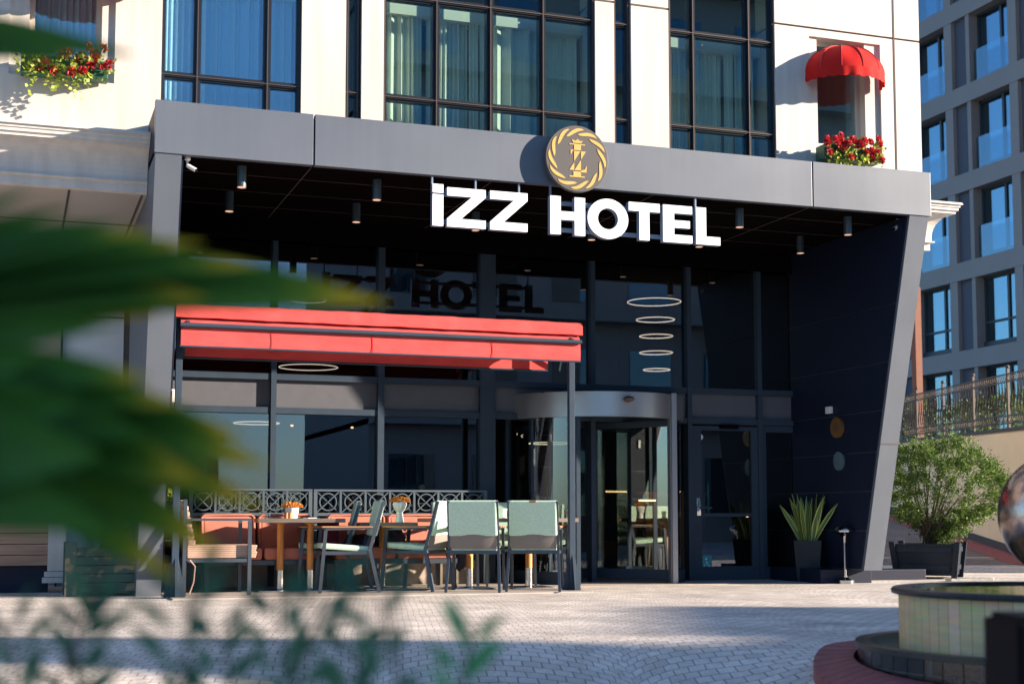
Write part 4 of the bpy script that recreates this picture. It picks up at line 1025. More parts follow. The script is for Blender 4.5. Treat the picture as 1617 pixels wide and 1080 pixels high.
# ------------------------------------------------------------------ pots and stand beside the door
q = pZ(1276, 918, 0)
t = thing('potted_snake_plant', 'snake plant with yellow edged leaves in a tall tapered dark pot beside the door', 'plant', tuple(q), R(-30))
m = MB(); a, b, h = .125, .165, .50
vs = []
for s_, z in ((a,0),(b,h),(b-.02,h),(b-.03,h-.04)): vs += [(-s_,-s_,z),(s_,-s_,z),(s_,s_,z),(-s_,s_,z)]
m.add(vs, [(3,2,1,0)] + [(4*k+i, 4*k+(i+1)%4, 4*k+4+(i+1)%4, 4*k+4+i) for k in range(3) for i in range(4)] + [(12,13,14,15)]); m.build('pot', M['navy_paint'], t, world=False)
r = random.Random(4); m = MB(); me_ = MB()
for k in range(34):
    a = r.random()*2*PI; rr = .09*math.sqrt(r.random()); lean = r.uniform(.03,.28) if k > 5 else r.uniform(.3,.55); L = r.uniform(.35,.62); w_ = r.uniform(.026,.042)
    p0 = Vector((rr*math.cos(a), rr*math.sin(a), h-.04)); d = Vector((math.cos(a)*lean, math.sin(a)*lean, 1)).normalized(); x = d.cross(Vector((math.sin(a+1), math.cos(a+1), .1))).normalized(); n_ = 7
    cs = []
    for i in range(n_+1):
        s_ = i/n_; ww = w_*(math.sin(PI*min(.5, .18+s_*.6))) * (1 if s_ < .7 else max(.02, (1-s_)/.3)**.7); c = p0 + d*L*s_ + Vector((math.cos(a), math.sin(a), -.3))*(lean*.25*s_*s_*L)
        cs.append((c, ww))
    o_ = d.cross(x)
    m.add([c + x*ww*k_*.72 + o_*(abs(k_)*.006) for c, ww in cs for k_ in (-1,0,1)], [(3*i+j, 3*i+j+1, 3*i+j+4, 3*i+j+3) for i in range(n_) for j in range(2)])
    for sg in (-1,1): me_.add([c + x*ww*sg*k_ + o_*.007 for c, ww in cs for k_ in (.70,1)], [(2*i, 2*i+1, 2*i+3, 2*i+2) for i in range(n_)])
m.build('leaves', leafmat('snake_leaf', (.05,.14,.05), (.17,.28,.08), .4, .15), t, world=False); me_.build('leaf_margins', leafmat('snake_margin', (.60,.62,.12), (.75,.72,.18), .4, .2), t, world=False)
q = pZ(1335, 921, 0)
t = thing('standing_ashtray', 'polished chrome ashtray on a tall thin stem beside the plinth of the entrance leg', 'ashtray', tuple(q))
m = MB(); m.lathe([(0,0),(.105,0),(.105,.04),(.06,.055),(.024,.075),(.024,.09)], n=32); m.build('base', M['chrome'], t, world=False)
m = MB(); m.lathe([(.016,.07),(.015,.50)], n=20); m.build('stem', M['chrome'], t, world=False)
m = MB(); m.lathe([(.015,.48),(.022,.53),(.055,.575),(.11,.605),(.118,.625),(.112,.645),(.07,.675),(.03,.682),(0,.683)], n=32); m.build('bowl', M['chrome'], t, world=False)

# ------------------------------------------------------------------ bush in a planter box at the right
def bush(root, c, rx, ry, rz_, base, lm, seed, nclump=120, per=70, leafL=.035, cl=.09, name='foliage'):
    r = random.Random(seed); m = MB(); st = MB(); tips = []
    for k in range(nclump):
        while True:
            v = Vector((r.uniform(-1,1), r.uniform(-1,1), r.uniform(-1,1)))
            if .25 < v.length < 1: break
        v = v.normalized() * (v.length ** .35)
        v.x += .10*math.sin(v.z*5+seed); v.z += .08*math.sin(v.x*7)
        zc = max(v.z, -.95); taper = 1 if zc > -.1 else (1 + (zc+.1)*.62)
        p = Vector((c[0]+v.x*rx*taper, c[1]+v.y*ry*taper, c[2]+zc*rz_)); tips.append(p)
        s_ = cl*r.uniform(.5,1.6); outd = (p - Vector(c)).normalized()
        for j in range(int(per*r.uniform(.5,1.2))):
            q = p + Vector((r.gauss(0,s_*.45), r.gauss(0,s_*.45), r.gauss(0,s_*.5)))
            d = outd*.8 + Vector((r.gauss(0,.7), r.gauss(0,.7), r.gauss(.3,.7)))
            m.leaf(q, d, leafL*r.uniform(.6,1.3), leafL*r.uniform(.3,.5))
    m.build(name, lm, root)
    for k in range(0, len(tips), 8):
        p = tips[k]; b = Vector(base) + Vector((r.gauss(0,.03), r.gauss(0,.03), 0)); mid = b.lerp(p, .45) + Vector((r.gauss(0,.03), r.gauss(0,.03), .06))
        st.tube([b, b.lerp(mid,.5)+Vector((0,0,.03)), mid, p], [.013,.010,.006,.002], 5)
    st.build('stems', M['bark'], root)
pc = pZ(1486, 913, 0); pc.y += .25
t = thing('planter_bush', 'round leafy green bush in a dark blue wooden planter box by the ramp', 'bush', tuple(pc))
def planter(t, c, rz, w0, w1, h, m_wood, m_post):
    Rz = Matrix.Translation(Vector(c)) @ Matrix.Rotation(rz, 4, 'Z')
    m = MB(); vs = []
    for s_, z in ((w0,.04),(w1,h),(w1-.04,h),(w1-.05,h-.06)): vs += [Rz @ Vector(p) for p in ((-s_,-s_,z),(s_,-s_,z),(s_,s_,z),(-s_,s_,z))]
    m.add(vs, [(3,2,1,0)] + [(4*k+i, 4*k+(i+1)%4, 4*k+4+(i+1)%4, 4*k+4+i) for k in range(3) for i in range(4)] + [(12,13,14,15)])
    bx = m.build('box', m_wood, t)
    for z in (.14, h-.07):
        s_ = w0+(w1-w0)*(z/h)+.008; m = MB()
        for k in range(4):
            T = Rz @ Matrix.Rotation(k*PI/2, 4, 'Z'); m.box(-s_+.05, s_-.05, -s_-.006, -s_+.02, z-.03, z+.03, T)
        m.build('rail', m_wood, bx)
    for k in range(4):
        T = Rz @ Matrix.Rotation(k*PI/2, 4, 'Z'); m = MB(); a, b = w0+.01, w1+.02; e = .035
        m.add([T @ Vector(p) for p in ((-a-e,-a-e,0),(-a+e,-a-e,0),(-a+e,-a+e,0),(-a-e,-a+e,0),(-b-e,-b-e,h+.03),(-b+e,-b-e,h+.03),(-b+e,-b+e,h+.03),(-b-e,-b+e,h+.03))], [(3,2,1,0),(4,5,6,7),(0,1,5,4),(1,2,6,5),(2,3,7,6),(3,0,4,7)])
        m.build('corner_post', m_post, t)
planter(t, pc, R(-43), .34, .385, .44, M['navy_paint'], M['navy_paint'])
bc = pY(1492, 775, pc.y)
bush(t, (bc.x - .04, bc.y, bc.z + .02), .90, .75, .66, (pc.x, pc.y, .40), M['bush'], 8, 420, 85, .042, .075)
q = pZ(1530, 917, 0); m = MB(); m.box(q.x-.30, q.x+.32, q.y-.06, q.y+.06, .0, .035, bev=.004); one(m, 'metal_channel', M['steel'], 'flat pale metal channel lying in front of the dark planter', 'metal channel')

# ------------------------------------------------------------------ left: planters, slat wall, pedestal
def boxy(px_, py_): return pZ(px_, py_, 0)
q = boxy(170, 941); t = thing('green_planter', 'worn green wooden planter box with a tall clipped shrub at the left', 'planter', tuple(q))
xa, xb = pZ(110, 941, 0).x, pZ(228, 939, 0).x; ym = q.y
m = MB(); nb = 5
for k in range(nb): m.box(xa+.03, xb-.03, ym+.02, ym+.05, .05+k*.086, .05+(k+1)*.086-.006, bev=.004)
m.box(xa+.03, xb-.03, ym+.45, ym+.48, .05, .47); m.box(xa-.0, xa+.025, ym+.06, ym+.45, .05, .47); m.box(xb-.025, xb, ym+.06, ym+.45, .05, .47); m.box(xa+.03, xb-.03, ym+.06, ym+.44, .38, .41); m.build('boards', M['green_paint'], t)
for x in (xa, xb):
    for y in (ym, ym+.5): m = MB(); m.box(x-.055, x+.055, y, y+.06, 0, .53, bev=.006); m.build('corner_post', M['green_paint'], t)
bush(t, (pY(205, 700, ym+.25).x, ym+.25, 1.15), .40, .35, .98, ((xa+xb)/2, ym+.25, .4), M['lime'], 21, 190, 60, .03, .08)
a = pY(-160, 850, 15.6); b = pY(78, 850, 15.6)
t = thing('slatted_wall', 'low wall of brown horizontal timber boards at the left edge', 'wall', (b.x, 15.6, 0))
for k in range(7):
    m = MB(); m.box(a.x, b.x, 15.6, 15.64, .28+k*.112, .28+(k+1)*.112-.006, bev=.004); m.build('board', M['wood_slat'], t)
m = MB(); m.box(a.x, b.x, 15.66, 15.9, 0, 1.0); m.build('core', M['portal_dark'], t)
a = pY(76, 850, 15.6); b = pY(104, 850, 15.6); t = thing('wall_pedestal', 'pale blue painted pilaster base next to the timber boards', 'pilaster', ((a.x+b.x)/2, 15.7, 0))
m = MB(); m.box(a.x, b.x, 15.58, 15.9, .22, .95); m.box(a.x-.03, b.x+.0, 15.56, 15.92, .16, .215); m.box(a.x-.05, b.x, 15.55, 15.93, .10, .155); m.build('shaft', M['white_wall'], t)

# ------------------------------------------------------------------ fountain
fc = pZ(1688, 1047, 0); K = (fc - Vector((0,0,CAM_H))).dot(_fw) / F
R1, R2 = 322*K, 258*K; zr1 = .095; zr2 = pY(1420, 929, fc.y + .3).z if False else CAM_H - (929-819)*K
def ringz(x, y):
    d_ = .3312*x + .9436*y; z_ = .04 - .20*math.log1p(math.exp(min(30, (7.3-d_)*7)))/7; return min(z_, gz(x, y) + .075)
edge = MB(); nB = 66
for k in range(nB):
    a0, a1 = 2*PI*k/nB, 2*PI*(k+.93)/nB; ra, rb = R1+.03, R1+.245 ; vs = []
    for a in (a0, a1):
        for r_ in (ra, rb): vs += [(fc.x+r_*math.cos(a), fc.y+r_*math.sin(a), ringz(fc.x+r_*math.cos(a), fc.y+r_*math.sin(a))-.5), (fc.x+r_*math.cos(a), fc.y+r_*math.sin(a), ringz(fc.x+r_*math.cos(a), fc.y+r_*math.sin(a)))]
    edge.add(vs, [(0,4,5,1),(2,3,7,6),(1,5,7,3),(0,1,3,2),(4,6,7,5)])
tag(edge.build('brick_edging', M['redbrick']), kind='structure')
ft = thing('fountain', 'round tiered fountain with a dark lower basin and pale tiled upper drum', 'fountain', tuple(fc))
m = MB(); m.lathe([(R1,-.9),(R1,zr1-.02),(R1+.02,zr1-.018),(R1+.02,zr1+.01),(R1-.05,zr1+.01),(R1-.05,.02),(0,.02)], (fc.x,fc.y,0), 96); m.build('lower_basin', M['granite'], ft)
m = MB(); nT = 60
for k in range(nT):
    a0, a1 = 2*PI*k/nT, 2*PI*(k+.95)/nT; rr = R1+.006; vs = [(fc.x+rr*math.cos(a), fc.y+rr*math.sin(a), z) for a in (a0, a1) for z in (-.8, zr1-.022)]; m.add(vs, [(0,2,3,1)])
m.build('tile_band', M['mosaic_dark'], ft)
m = MB(); m.lathe([(R1-.05,.055),(0,.055)], (fc.x,fc.y,0), 64); m.build('water', M['water'], ft)
tm = bpy.data.materials.new('onyx_tile'); tm.use_nodes = True; tt = tm.node_tree; bb = tt.nodes['Principled BSDF']; gg = tt.nodes.new('ShaderNodeNewGeometry'); rr_ = tt.nodes.new('ShaderNodeValToRGB')
rr_.color_ramp.elements[0].color = (.80,.56,.30,1); rr_.color_ramp.elements[1].color = (.88,.70,.44,1); e_ = rr_.color_ramp.elements.new(.5); e_.color = (.72,.58,.30,1); e2 = rr_.color_ramp.elements.new(.75); e2.color = (.88,.58,.34,1)
no = tt.nodes.new('ShaderNodeTexNoise'); no.inputs['Scale'].default_value = 9; mxr = tt.nodes.new('ShaderNodeMix'); mxr.data_type = 'RGBA'; mxr.blend_type = 'MULTIPLY'; mxr.inputs[0].default_value = .5
tt.links.new(gg.outputs['Random Per Island'], rr_.inputs[0]); tt.links.new(rr_.outputs[0], mxr.inputs[6]); tt.links.new(no.outputs['Color'], mxr.inputs[7]); tt.links.new(mxr.outputs[2], bb.inputs['Base Color']); bb.inputs['Roughness'].default_value = .6; bb.inputs['Specular IOR Level'].default_value = .25
m = MB(); m.lathe([(R2-.008,.03),(R2-.008,zr2-.03),(0,zr2-.03)], (fc.x,fc.y,0), 96); ud = m.build('upper_drum', M['granite'], ft)
m = MB(); nT = 76
for k in range(nT):
    a0, a1 = 2*PI*k/nT, 2*PI*(k+.97)/nT; rr = R2; vs = [(fc.x+rr*math.cos(a), fc.y+rr*math.sin(a), z) for a in (a0, (a0+a1)/2, a1) for z in (.056, zr2-.031)]; m.add(vs, [(0,2,3,1),(2,4,5,3)])
m.build('tile_band', tm, ud)
m = MB(); m.lathe([(R2-.02,zr2-.03),(R2+.035,zr2-.03),(R2+.04,zr2-.012),(R2+.03,zr2),(R2-.07,zr2),(R2-.07,zr2-.02),(0,zr2-.02)], (fc.x,fc.y,0), 96); m.build('upper_rim', M['granite'], ft)
m = MB(); m.lathe([(R2-.072,zr2-.012),(0,zr2-.012)], (fc.x,fc.y,0), 64); m.build('water', M['water'], ft)
rs = 101*K; m = MB(); m.lathe([(.12,zr2-.02),(.09,zr2+.03),(.06,CAM_H+.02-rs+.03)], (fc.x,fc.y,0), 24); m.build('pedestal', M['granite'], ft)
m = MB(); m.sphere((fc.x,fc.y,CAM_H+.02), rs, 28); one(m, 'metal_sphere', M['sphere_metal'], 'large mottled metal sphere on the fountain at the right edge', 'sphere')
q = pD(1655, 1000, 3.1); zt = pD(1600, 978, 3.1).z; m = MB(); m.box(-.105, .16, -.11, .11, -.96, zt, Matrix.Translation(Vector((q.x, q.y, 0))) @ Matrix.Rotation(-YAW, 4, 'Z'), .008)
t = thing('bollard_light', 'black square bollard out of focus at the lower right corner', 'bollard', (q.x, q.y, 0)); m.build('housing', M['black'], t)
m = MB(); m.box(-.09, .145, -.095, .095, zt, zt+.012, Matrix.Translation(Vector((q.x, q.y, 0))) @ Matrix.Rotation(-YAW, 4, 'Z')); m.build('cap', M['black'], t)

# ------------------------------------------------------------------ right side: ramp, retaining wall, railing, grey block
def cw(x, d, z=0): return Vector((math.sin(YAW)*d + math.cos(YAW)*x, math.cos(YAW)*d - math.sin(YAW)*x, z))
def rampz(d): return max(0, .094*(d - 24.0))
m = MB(); ds = [23.6, 24.0, 30, 38, 46]
vs = []
for d in ds: vs += [cw(4.2 + (d-24)*.02, d, rampz(d) + .006), cw(8.9, d, rampz(d) + .006)]
m.add(vs, [(2*i, 2*i+1, 2*i+3, 2*i+2) for i in range(len(ds)-1)]); tag(m.build('ramp', M['rampstone']), kind='structure')
m = MB(); vs = []
for d in [20] + ds: vs += [cw(8.35, d, rampz(d) + .014), cw(8.9, d, rampz(d) + .014)]
m.add(vs, [(2*i, 2*i+1, 2*i+3, 2*i+2) for i in range(len(ds))]); tag(m.build('ramp_edging', M['redbrick']), kind='structure')
m = MB(); m.add([cw(4.2,24.6,0), cw(8.3,24.6,0), cw(8.3,24.6,.09), cw(4.2,24.6,.09), cw(4.2,24.9,.10), cw(8.3,24.9,.10)], [(0,1,2,3),(3,2,5,4)]); tag(m.build('drain_strip', M['slab']), kind='structure')
# low kerb linking the portal plinth to the ramp
qa = pZ(1374, 915, 0); m = MB(); m.box(9.73, 10.9, 15.3, 15.7, -.05, .13, bev=.01); m.box(9.73, 10.6, 15.7, 17.5, -.05, .10, bev=.01); tag(m.build('kerb', M['portal_dark']), kind='structure')
rw = thing('retaining_wall', 'cream rendered retaining wall rising beside the ramp at the right', 'wall', tuple(cw(8.9, 26)))
def wz(d): return 2.36 + (d - 24.4)*.024
d0, d1 = 13, 48
def wallquad(m, x0, x1, zlo, zhi, ds=(20, 24, 32, 40, 48)):
    vs = []
    for d in ds: vs += [cw(x0,d,zlo(d)), cw(x1,d,zlo(d)), cw(x1,d,zhi(d)), cw(x0,d,zhi(d))]
    n = len(ds); fs = [(4*i+j, 4*i+(j+1)%4, 4*i+4+(j+1)%4, 4*i+4+j) for i in range(n-1) for j in range(4)] + [(3,2,1,0), (4*n-4,4*n-3,4*n-2,4*n-1)]
    m.add(vs, fs); return m
wallquad(MB(), 8.9, 9.25, lambda d: rampz(d)-.2, lambda d: wz(d)-.06).build('render_face', M['cream'], rw)
wallquad(MB(), 8.86, 9.30, lambda d: wz(d)-.06, lambda d: wz(d)).build('coping', M['coping'], rw)
wallquad(MB(), 8.88, 8.898, lambda d: rampz(d)-.1, lambda d: rampz(d)+.15).build('skirting', M['coping'], rw)
m = MB(); m.add([cw(9.25,20,2.24), cw(60,20,2.24), cw(60,70,3.0), cw(9.25,70,3.0)], [(0,1,2,3)]); tag(m.build('upper_terrace', M['slab']), kind='structure')
# ornate railing
rl = thing('iron_railing', 'ornate bronze wrought iron railing on top of the cream wall', 'railing', tuple(cw(9.05, 26, 2.4)))
dd = 20.0; posts = []
while dd < 44: posts.append(dd); dd += 1.95
for d in posts:
    m = MB(); m.bar(cw(9.05,d,wz(d)), cw(9.05,d,wz(d)+1.10), .045); m.sphere(cw(9.05,d,wz(d)+1.13), .04, 6); m.build('post', M['iron'], rl)
for i in range(len(posts)-1):
    a, b = posts[i], posts[i+1]; m = MB()
    for off in (.10, .24, .86, 1.0): m.bar(cw(9.05,a,wz(a)+off), cw(9.05,b,wz(b)+off), .024)
    for z0 in (.11, .87):
        n = 17
        for k in range(n):
            d = a+(b-a)*(k+.5)/n; zc = wz(d)+z0+.06; m.tube([cw(9.05, d+.045*math.cos(t_), zc+.05*math.sin(t_)) for t_ in [2*PI*j/8 for j in range(8)]], .007, 4, True)
    m.build('rail', M['iron'], rl)
    for k in range(1, 12):
        d = a+(b-a)*k/12; z = wz(d); m = MB()
        m.tube([cw(9.05 + .0, d + .05*math.sin(2*PI*s_)*(1 if s_ < .5 else .6), z+.24+s_*.62) for s_ in [j/10 for j in range(11)]], [.009,.010,.013,.015,.012,.018,.012,.015,.013,.010,.009], 5)
        if len(rl.children) < 99: m.build('baluster', M['iron'], rl)
        else: m.build('baluster', M['iron'], rl)
# plants on the terrace
r = random.Random(31)
for i, (x, d, h, lab) in enumerate(((10.2, 24.0, .9, 'leafy green shrub behind the railing at the right edge of the picture'),(10.0, 26.8, .8, 'bright green shrub behind the railing above the planter bush'),(9.9, 29.5, .85, 'leafy shrub behind the railing left of the bright one'),(9.8, 33.5, 1.2, 'grey green shrub behind the railing next to the entrance leg'))):
    c = cw(x, d, 2.35); t = thing('terrace_shrub', lab, 'shrub', tuple(c), group='shrubs behind the railing')
    bush(t, (c.x, c.y, c.z+h*.55), .9, .6, h*.5, c, M['shade_plant'], 40+i, 70, 30, .08, .16)
# slim railing further back
t = thing('slim_railing', 'thin dark grey bar railing in front of the grey apartment block', 'railing', tuple(cw(12, 38, 2.6)))
m = MB(); pa, pb = cw(10.2,38,2.6), cw(16,38,2.6)
m.bar(pa+Vector((0,0,1.05)), pb+Vector((0,0,1.05)), .05); m.bar(pa+Vector((0,0,.1)), pb+Vector((0,0,.1)), .04)
for k in range(46): p = pa.lerp(pb, k/45); m.bar(p, p+Vector((0,0,1.05)), .022)
m.build('bars', M['bwinframe'], t)
q0 = pD(1449, 612, 33); q1 = pD(1441, 452, 33); 
t = thing('rust_column', 'slender rust brown steel column rising behind the railing', 'column', (q0.x, q0.y, 2.5))
m = MB(); m.bar((q0.x,q0.y,2.5), (q0.x,q0.y,q1.z), .17); m.build('shaft', M['rust'], t); m = MB(); m.bar((q0.x,q0.y,2.5),(q0.x,q0.y,2.56), .34); m.build('base_plate', M['rust'], t)

# grey apartment block, face X = GX (turned slightly)
gb = thing('grey_apartment_block', 'modern grey apartment block in shade with tall blue windows at the right', 'building', (31, 40, 2.4))
Gx = 31.0
def gy(px_): return pX(px_, 300, Gx).y
Y0g, Y1g = 27.0, 52.0
zb = [9.35 + 3.09*k for k in range(-2, 6)]      # band centres
ztop = zb[-1] + .4
m = MB(); m.box(Gx+.45, Gx+14, Y0g, Y1g, 2.2, ztop); m.build('core_wall', M['dark_panel'], gb)
for z in zb:
    m = MB(); m.box(Gx-.02, Gx+.45, Y0g, Y1g, z-.33, z+.30); m.build('floor_band', M['grey_conc'], gb)
def curtain_y(x, y0, y1, z0, z1, par, seed):
    m = MB(); n = 24; ph = seed*1.7; vs = []
    for i in range(n+1):
        y = y0+(y1-y0)*i/n; vs += [(x + .006*math.sin(i*1.9+ph+math.sin(i*.6)), y, z0), (x + .006*math.sin(i*1.9+ph+math.sin(i*.6)), y, z1)]
    m.add(vs, [(2*i, 2*i+2, 2*i+3, 2*i+1) for i in range(n)], True); m.build('curtain', M['curtain'], par)
# column pattern: (width, type)
yc = gy(1612); per = gy(1508) - gy(1612)
wy = per
k0 = -2
ncol = 7
for ci in range(-3, ncol):
    ys = yc + ci*per
    for zi in range(len(zb)-1):
        za, zz = zb[zi]+.30, zb[zi+1]-.33; sh = .0 if zi % 2 else .18
        # pier at ys, window, slim pier, panel
        if ys < Y0g or ys+per > Y1g: continue
        m = MB(); m.box(Gx, Gx+.45, ys+sh*0, ys+.42, za, zz); 
        pr = m.build('pier', M['grey_conc'], gb)
        wy0, wy1 = ys+.42, ys+.42+ (per-.42)*.68
        m = MB(); m.box(Gx+.36, Gx+.44, wy0+.02, wy0+.09, za, zz); m.box(Gx+.36, Gx+.44, wy1-.09, wy1-.02, za, zz); mid = wy0+(wy1-wy0)*.38; m.box(Gx+.35, Gx+.44, mid-.05, mid+.05, za, zz); m.box(Gx+.30, Gx+.45, wy0, wy1, za, za+.22); m.box(Gx+.36, Gx+.44, wy0+.02, wy1-.02, zz-.08, zz)
        wdw = m.build('window', M['bwinframe'], gb)
        m = MB(); m.box(Gx+.40, Gx+.43, wy0+.09, wy1-.09, za+.22, zz-.08); m.build('pane', M['bwin'], wdw)
        if (ci*7 + zi*5) % 3 != 0: curtain_y(Gx+.44, wy0+.1, wy0+.1+(wy1-wy0-.2)*(.3+.22*((ci*3+zi) % 3)), za+.22, zz-.1, wdw, ci*9+zi)
        if zi > 1:
            m = MB(); m.box(Gx+.16, Gx+.175, wy0+.04, wy1-.06, za+.05, za+1.15); m.build('glass_balustrade', M['thinglass'], wdw)
        else:
            m = MB(); m.box(Gx+.36, Gx+.44, wy0+.09, wy1-.09, za+.85, za+.93); m.build('transom', M['bwinframe'], wdw)
        m = MB(); m.box(Gx+.02, Gx+.45, wy1, wy1+.20, za, zz); m.build('slim_pier', M['grey_conc'], gb)
        m = MB(); m.box(Gx+.15, Gx+.45, wy1+.20, ys+per, za, zz); m.build('infill_panel', M['dark_panel'], gb)
m = MB(); m.box(Gx-1.2, Gx+14.2, Y0g-.3, Y1g+.3, ztop, ztop+.35); m.build('roof_slab', M['grey_conc'], gb)

# ------------------------------------------------------------------ street behind the camera (seen in the glass, throws the ground shadows)
def block(name, lab, cat, x0, x1, y0, y1, z1, m_, nx, nz, face, ww=1.6, wh=1.7, rz=0, bands=True):
    c = Vector(((x0+x1)/2, (y0+y1)/2, 0)); t = thing(name, lab, cat, (c.x, c.y, 0), rz); hx, hy = (x1-x0)/2, (y1-y0)/2
    m = MB(); m.box(-hx, hx, -hy, hy, -1.4, z1); m.build('wall', m_, t, world=False)
    m = MB(); m.box(-hx-.3, hx+.3, -hy-.3, hy+.3, z1, z1+.3); m.build('roof', m_, t, world=False)
    sz = (z1-1)/nz; sp = 2*(hx if face in ('+Y','-Y') else hy)/nx; w0 = None
    for k in range(nz):
        if bands and k:
            m = MB(); m.box(-hx-.6 if face=='-X' else -hx, hx, -hy, hy+(.9 if face == '+Y' else 0), k*sz, k*sz+.25); m.build('balcony_slab', m_, t, world=False)
        for i in range(nx):
            u = -sp*nx/2 + sp*(i+.5)
            if w0 is None:
                m = MB(); 
                if face == '+Y': m.box(-ww/2, ww/2, -.02, .06, 0, wh)
                else: m.box(-.06, .02, -ww/2, ww/2, 0, wh)
                w0 = m.build('window', M['bwin'], t, world=False); w1 = w0
            else: w1 = w0.copy(); C.objects.link(w1); w1.parent = t
            w1.location = (u, hy, .9+k*sz) if face == '+Y' else (-hx, u, .9+k*sz)
    return t
block('apartment_tower', 'tall pale apartment tower with balconies across the street behind the camera', 'building', 14, 62, -40, -26, 34, M['apt'], 13, 7, '+Y', 2.0, 2.6)
block('town_house', 'low house across the street with a flat roof', 'building', 1, 11, -60, -50, 5.2, M['apt2'], 4, 2, '+Y', 1.2, 1.3, bands=False)
block('town_house', 'wider low brown house across the street beside the flat roofed one', 'building', -22, -1, -66, -52, 6.6, M['apt2'], 7, 2, '+Y', 1.2, 1.4, bands=False)
# stepped block far to the right whose roofline shades the forecourt
sxy = Vector((math.sin(SUN_AZ), math.cos(SUN_AZ), 0)); nxy = Vector((-sxy.y, sxy.x, 0)); 
if nxy.y < 0: nxy = -nxy
tanE = math.tan(SUN_EL)
def shadow_block(name, lab, s0, depth, c0, c1, tip, m_):
    P = sxy*(s0+depth/2) + nxy*((c0+c1)/2); h = (s0 - tip)*tanE
    t = thing(name, lab, 'building', (P.x, P.y, 0), math.atan2(sxy.y, sxy.x)); m = MB(); m.box(-depth/2, depth/2, -(c1-c0)/2, (c1-c0)/2, -1.4, h); m.build('wall', m_, t, world=False)
    nz = max(2, int(h/3.1)); nx = max(1, int((c1-c0)/3))
    for k in range(nz):
        for i in range(nx):
            m = MB(); y = -(c1-c0)/2+(c1-c0)*(i+.5)/nx; z = 1+k*3.05
            m.box(-depth/2-.03, -depth/2+.02, y-min(.7,(c1-c0)*.3), y+min(.7,(c1-c0)*.3), z, z+1.5); m.build('window', M['bwin'], t, world=False)
    return t
def sc(px_, py_): p = pZ(px_, py_, 0); return p.dot(sxy), p.dot(nxy)
s1, cA = sc(926, 956); s2, cB = sc(1110, 1003); _, cC = sc(600, 1009); _, cD = sc(500, 1046); s3, _ = sc(932, 1066)
shadow_block('side_apartment_block', 'long apartment block beyond the right edge that shades the forecourt', 38, 12, cB, cA, (s1+s2)/2, M['apt'])
shadow_block('side_stair_tower', 'tall narrow stair tower beside the apartment block beyond the right edge', 38.2, 6, cD, cC, -9, M['apt'])
shadow_block('side_link_block', 'short link block between apartment block and stair tower', 38.1, 11, cC, cB, s2, M['apt'])
shadow_block('side_corner_block', 'corner block at the near end of the row beyond the right edge', 38, 14, -9, cD, s3, M['apt'])

# ------------------------------------------------------------------ foreground palm (out of focus)
pm = bpy.data.materials.new('palm_leaf'); pm.use_nodes = True; pt = pm.node_tree; pb_ = pt.nodes['Principled BSDF']
at_ = pt.nodes.new('ShaderNodeAttribute'); at_.attribute_name = 'tip'; cr = pt.nodes.new('ShaderNodeValToRGB')
cr.color_ramp.elements[0].position = 0; cr.color_ramp.elements[0].color = (.016,.065,.02,1); cr.color_ramp.elements[1].position = .80; cr.color_ramp.elements[1].color = (.075,.19,.02,1)
for p_, c_ in ((.86,(.18,.26,.02,1)),(.93,(.72,.45,.03,1))): e_ = cr.color_ramp.elements.new(p_); e_.color = c_
pt.links.new(at_.outputs['Fac'], cr.inputs[0]); pt.links.new(cr.outputs[0], pb_.inputs['Base Color']); pb_.inputs['Roughness'].default_value = .5; pb_.inputs['Specular IOR Level'].default_value = .2
tl_ = pt.nodes.new('ShaderNodeBsdfTranslucent'); mx_ = pt.nodes.new('ShaderNodeMixShader'); mx_.inputs[0].default_value = .28
pt.links.new(cr.outputs[0], tl_.inputs[0]); pt.links.new(pb_.outputs[0], mx_.inputs[1]); pt.links.new(tl_.outputs[0], mx_.inputs[2]); pt.links.new(mx_.outputs[0], pt.nodes['Material Output'].inputs[0])
palm = thing('fan_palm', 'out of focus fan palm with dark green blades and yellow tips at the left foreground', 'palm', tuple(pD(-500, 1500, 1.4)))
hubs = {}
def frond(hub, hd, blades):
    vs = []; fs = []; tv = []; hp = pD(*hub, hd)
    for (tx, ty, td, wpx) in blades:
        tp = pD(tx, ty, td); K_ = td/F; w_ = wpx*K_; n = 14; ax = (tp-hp); Lb = ax.length; dn = ax.normalized()
        side = dn.cross(_fw).normalized(); up = side.cross(dn).normalized(); o = len(vs)
        for i in range(n+1):
            s_ = i/n; c = hp.lerp(tp, s_) + Vector((0,0,1))*(.06*Lb*math.sin(PI*s_)) ; ww = w_*(.25+.75*math.sin(PI*min(.5, s_*.9)))*(1 if s_ < .55 else max(.02, 1-((s_-.55)/.45)**1.6))*.5
            for k_ in (-1, 0, 1): vs.append(c + side*ww*k_ + up*(0 if k_ else ww*.45)); tv.append(s_ * (1 if tx > 235 else .8))
        fs += [(o+3*i+j, o+3*i+j+1, o+3*i+j+4, o+3*i+j+3) for i in range(n) for j in range(2)]
    off = _OFF[palm.name]; me = bpy.data.meshes.new('frond'); me.from_pydata([v-off for v in vs], [], fs); me.materials.append(pm)
    for p in me.polygons: p.use_smooth = True
    a_ = me.attributes.new('tip', 'FLOAT', 'POINT')
    for i, t_ in enumerate(tv): a_.data[i].value = t_
    o_ = bpy.data.objects.new('frond', me); C.objects.link(o_); o_.parent = palm; return o_
frond((-330, 520), 1.25, [(55,300,1.2,36),(115,328,1.22,40),(190,350,1.2,44),(250,366,1.2,50),(325,384,1.22,55),(415,420,1.25,70),(615,478,1.3,105),(500,458,1.32,90),(330,470,1.28,95),(250,500,1.3,70)])
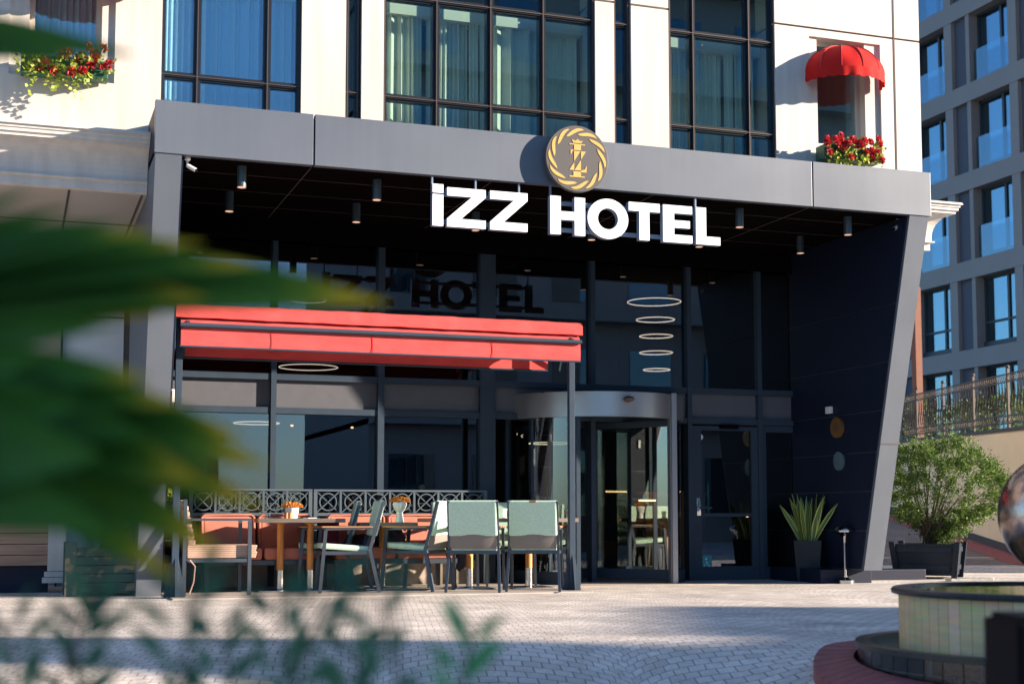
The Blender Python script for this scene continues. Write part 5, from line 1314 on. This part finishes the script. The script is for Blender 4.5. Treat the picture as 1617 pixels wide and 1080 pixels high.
frond((-300, 640), 1.15, [(190,512,1.12,55),(245,598,1.1,75),(290,640,1.12,85),(425,735,1.15,125),(415,800,1.18,115),(350,870,1.16,120),(280,915,1.14,95),(390,690,1.16,90),(320,760,1.12,150),(150,800,1.1,140),(60,760,1.1,140),(230,690,1.1,130)])
frond((-420, 90), 1.3, [(215,88,1.25,70),(120,100,1.25,60)])
frond((-420, 760), 1.05, [(120,640,1.05,150),(160,720,1.02,170),(60,560,1.05,110),(180,840,1.03,130)])
m = MB(); off = pD(-520, 1500, 1.45)
for h_, hd in (((-330,520),1.25),((-300,640),1.15),((-420,90),1.3),((-420,760),1.05)): 
    b = pD(*h_, hd); m.tube([Vector((off.x, off.y, .25)), Vector((off.x, off.y, .25)).lerp(b, .5)+Vector((-.05,0,.06)), b], [.014,.010,.006], 6)
m.build('petioles', M['olive'], palm)
m = MB(); m.lathe([(.10,0),(.09,.12),(.07,.30),(0,.32)], (off.x, off.y, 0), 16); m.build('trunk', M['bark'], palm)
# blurred sprigs along the bottom
r = random.Random(12)
stems = [((60,1250),(170,870)),((150,1250),(120,960)),((250,1250),(300,900)),((330,1260),(350,980)),((420,1260),(520,900)),((420,1250),(440,930)),((560,1260),(560,1010)),((700,1270),(745,985)),((20,1250),(20,980)),((640,1280),(590,900))]
for i, (a, b) in enumerate(stems):
    D_ = 1.15 + .25*r.random(); A, B = pD(*a, D_), pD(*b, D_); A.z = max(A.z, 0)
    lab = ['out of focus leafy sprig at the bottom edge, ' + s_ for s_ in ('reaching the green planter','short one below the green planter','below the tan cushioned chair','short one left of centre','leaning toward the side view armchairs','upright one below the left table','small one below the middle sofa','bright one farthest right','at the left corner','thin one below the low square table')][i]
    t = thing('leafy_sprig', lab, 'plant', (A.x, A.y, 0), group='blurred sprigs in the foreground')
    m = MB(); base = Vector((A.x, A.y, 0)); mid = A.lerp(B, .5) + Vector((r.gauss(0,.01), 0, 0)); m.tube([base, A, mid, B], [.004,.003,.0025,.0015], 5); m.build('stem', M['bark'], t)
    m = MB(); n = 10 if i != 7 else 13
    for k in range(n):
        s_ = .25 + .75*k/n; p = A.lerp(B, s_); ax = (B-A).normalized(); sd = 1 if k % 2 else -1
        d = ax*.7 + _r*sd*r.uniform(.3,.9) + _fw*r.gauss(0,.3); m.leaf(p, d, r.uniform(.04,.066), r.uniform(.011,.018), _fw)
    m.build('leaves', M['olive'] if i != 7 else leafmat('sprig_leaf_bright', (.06,.30,.10), (.14,.48,.18), .5, .4), t)
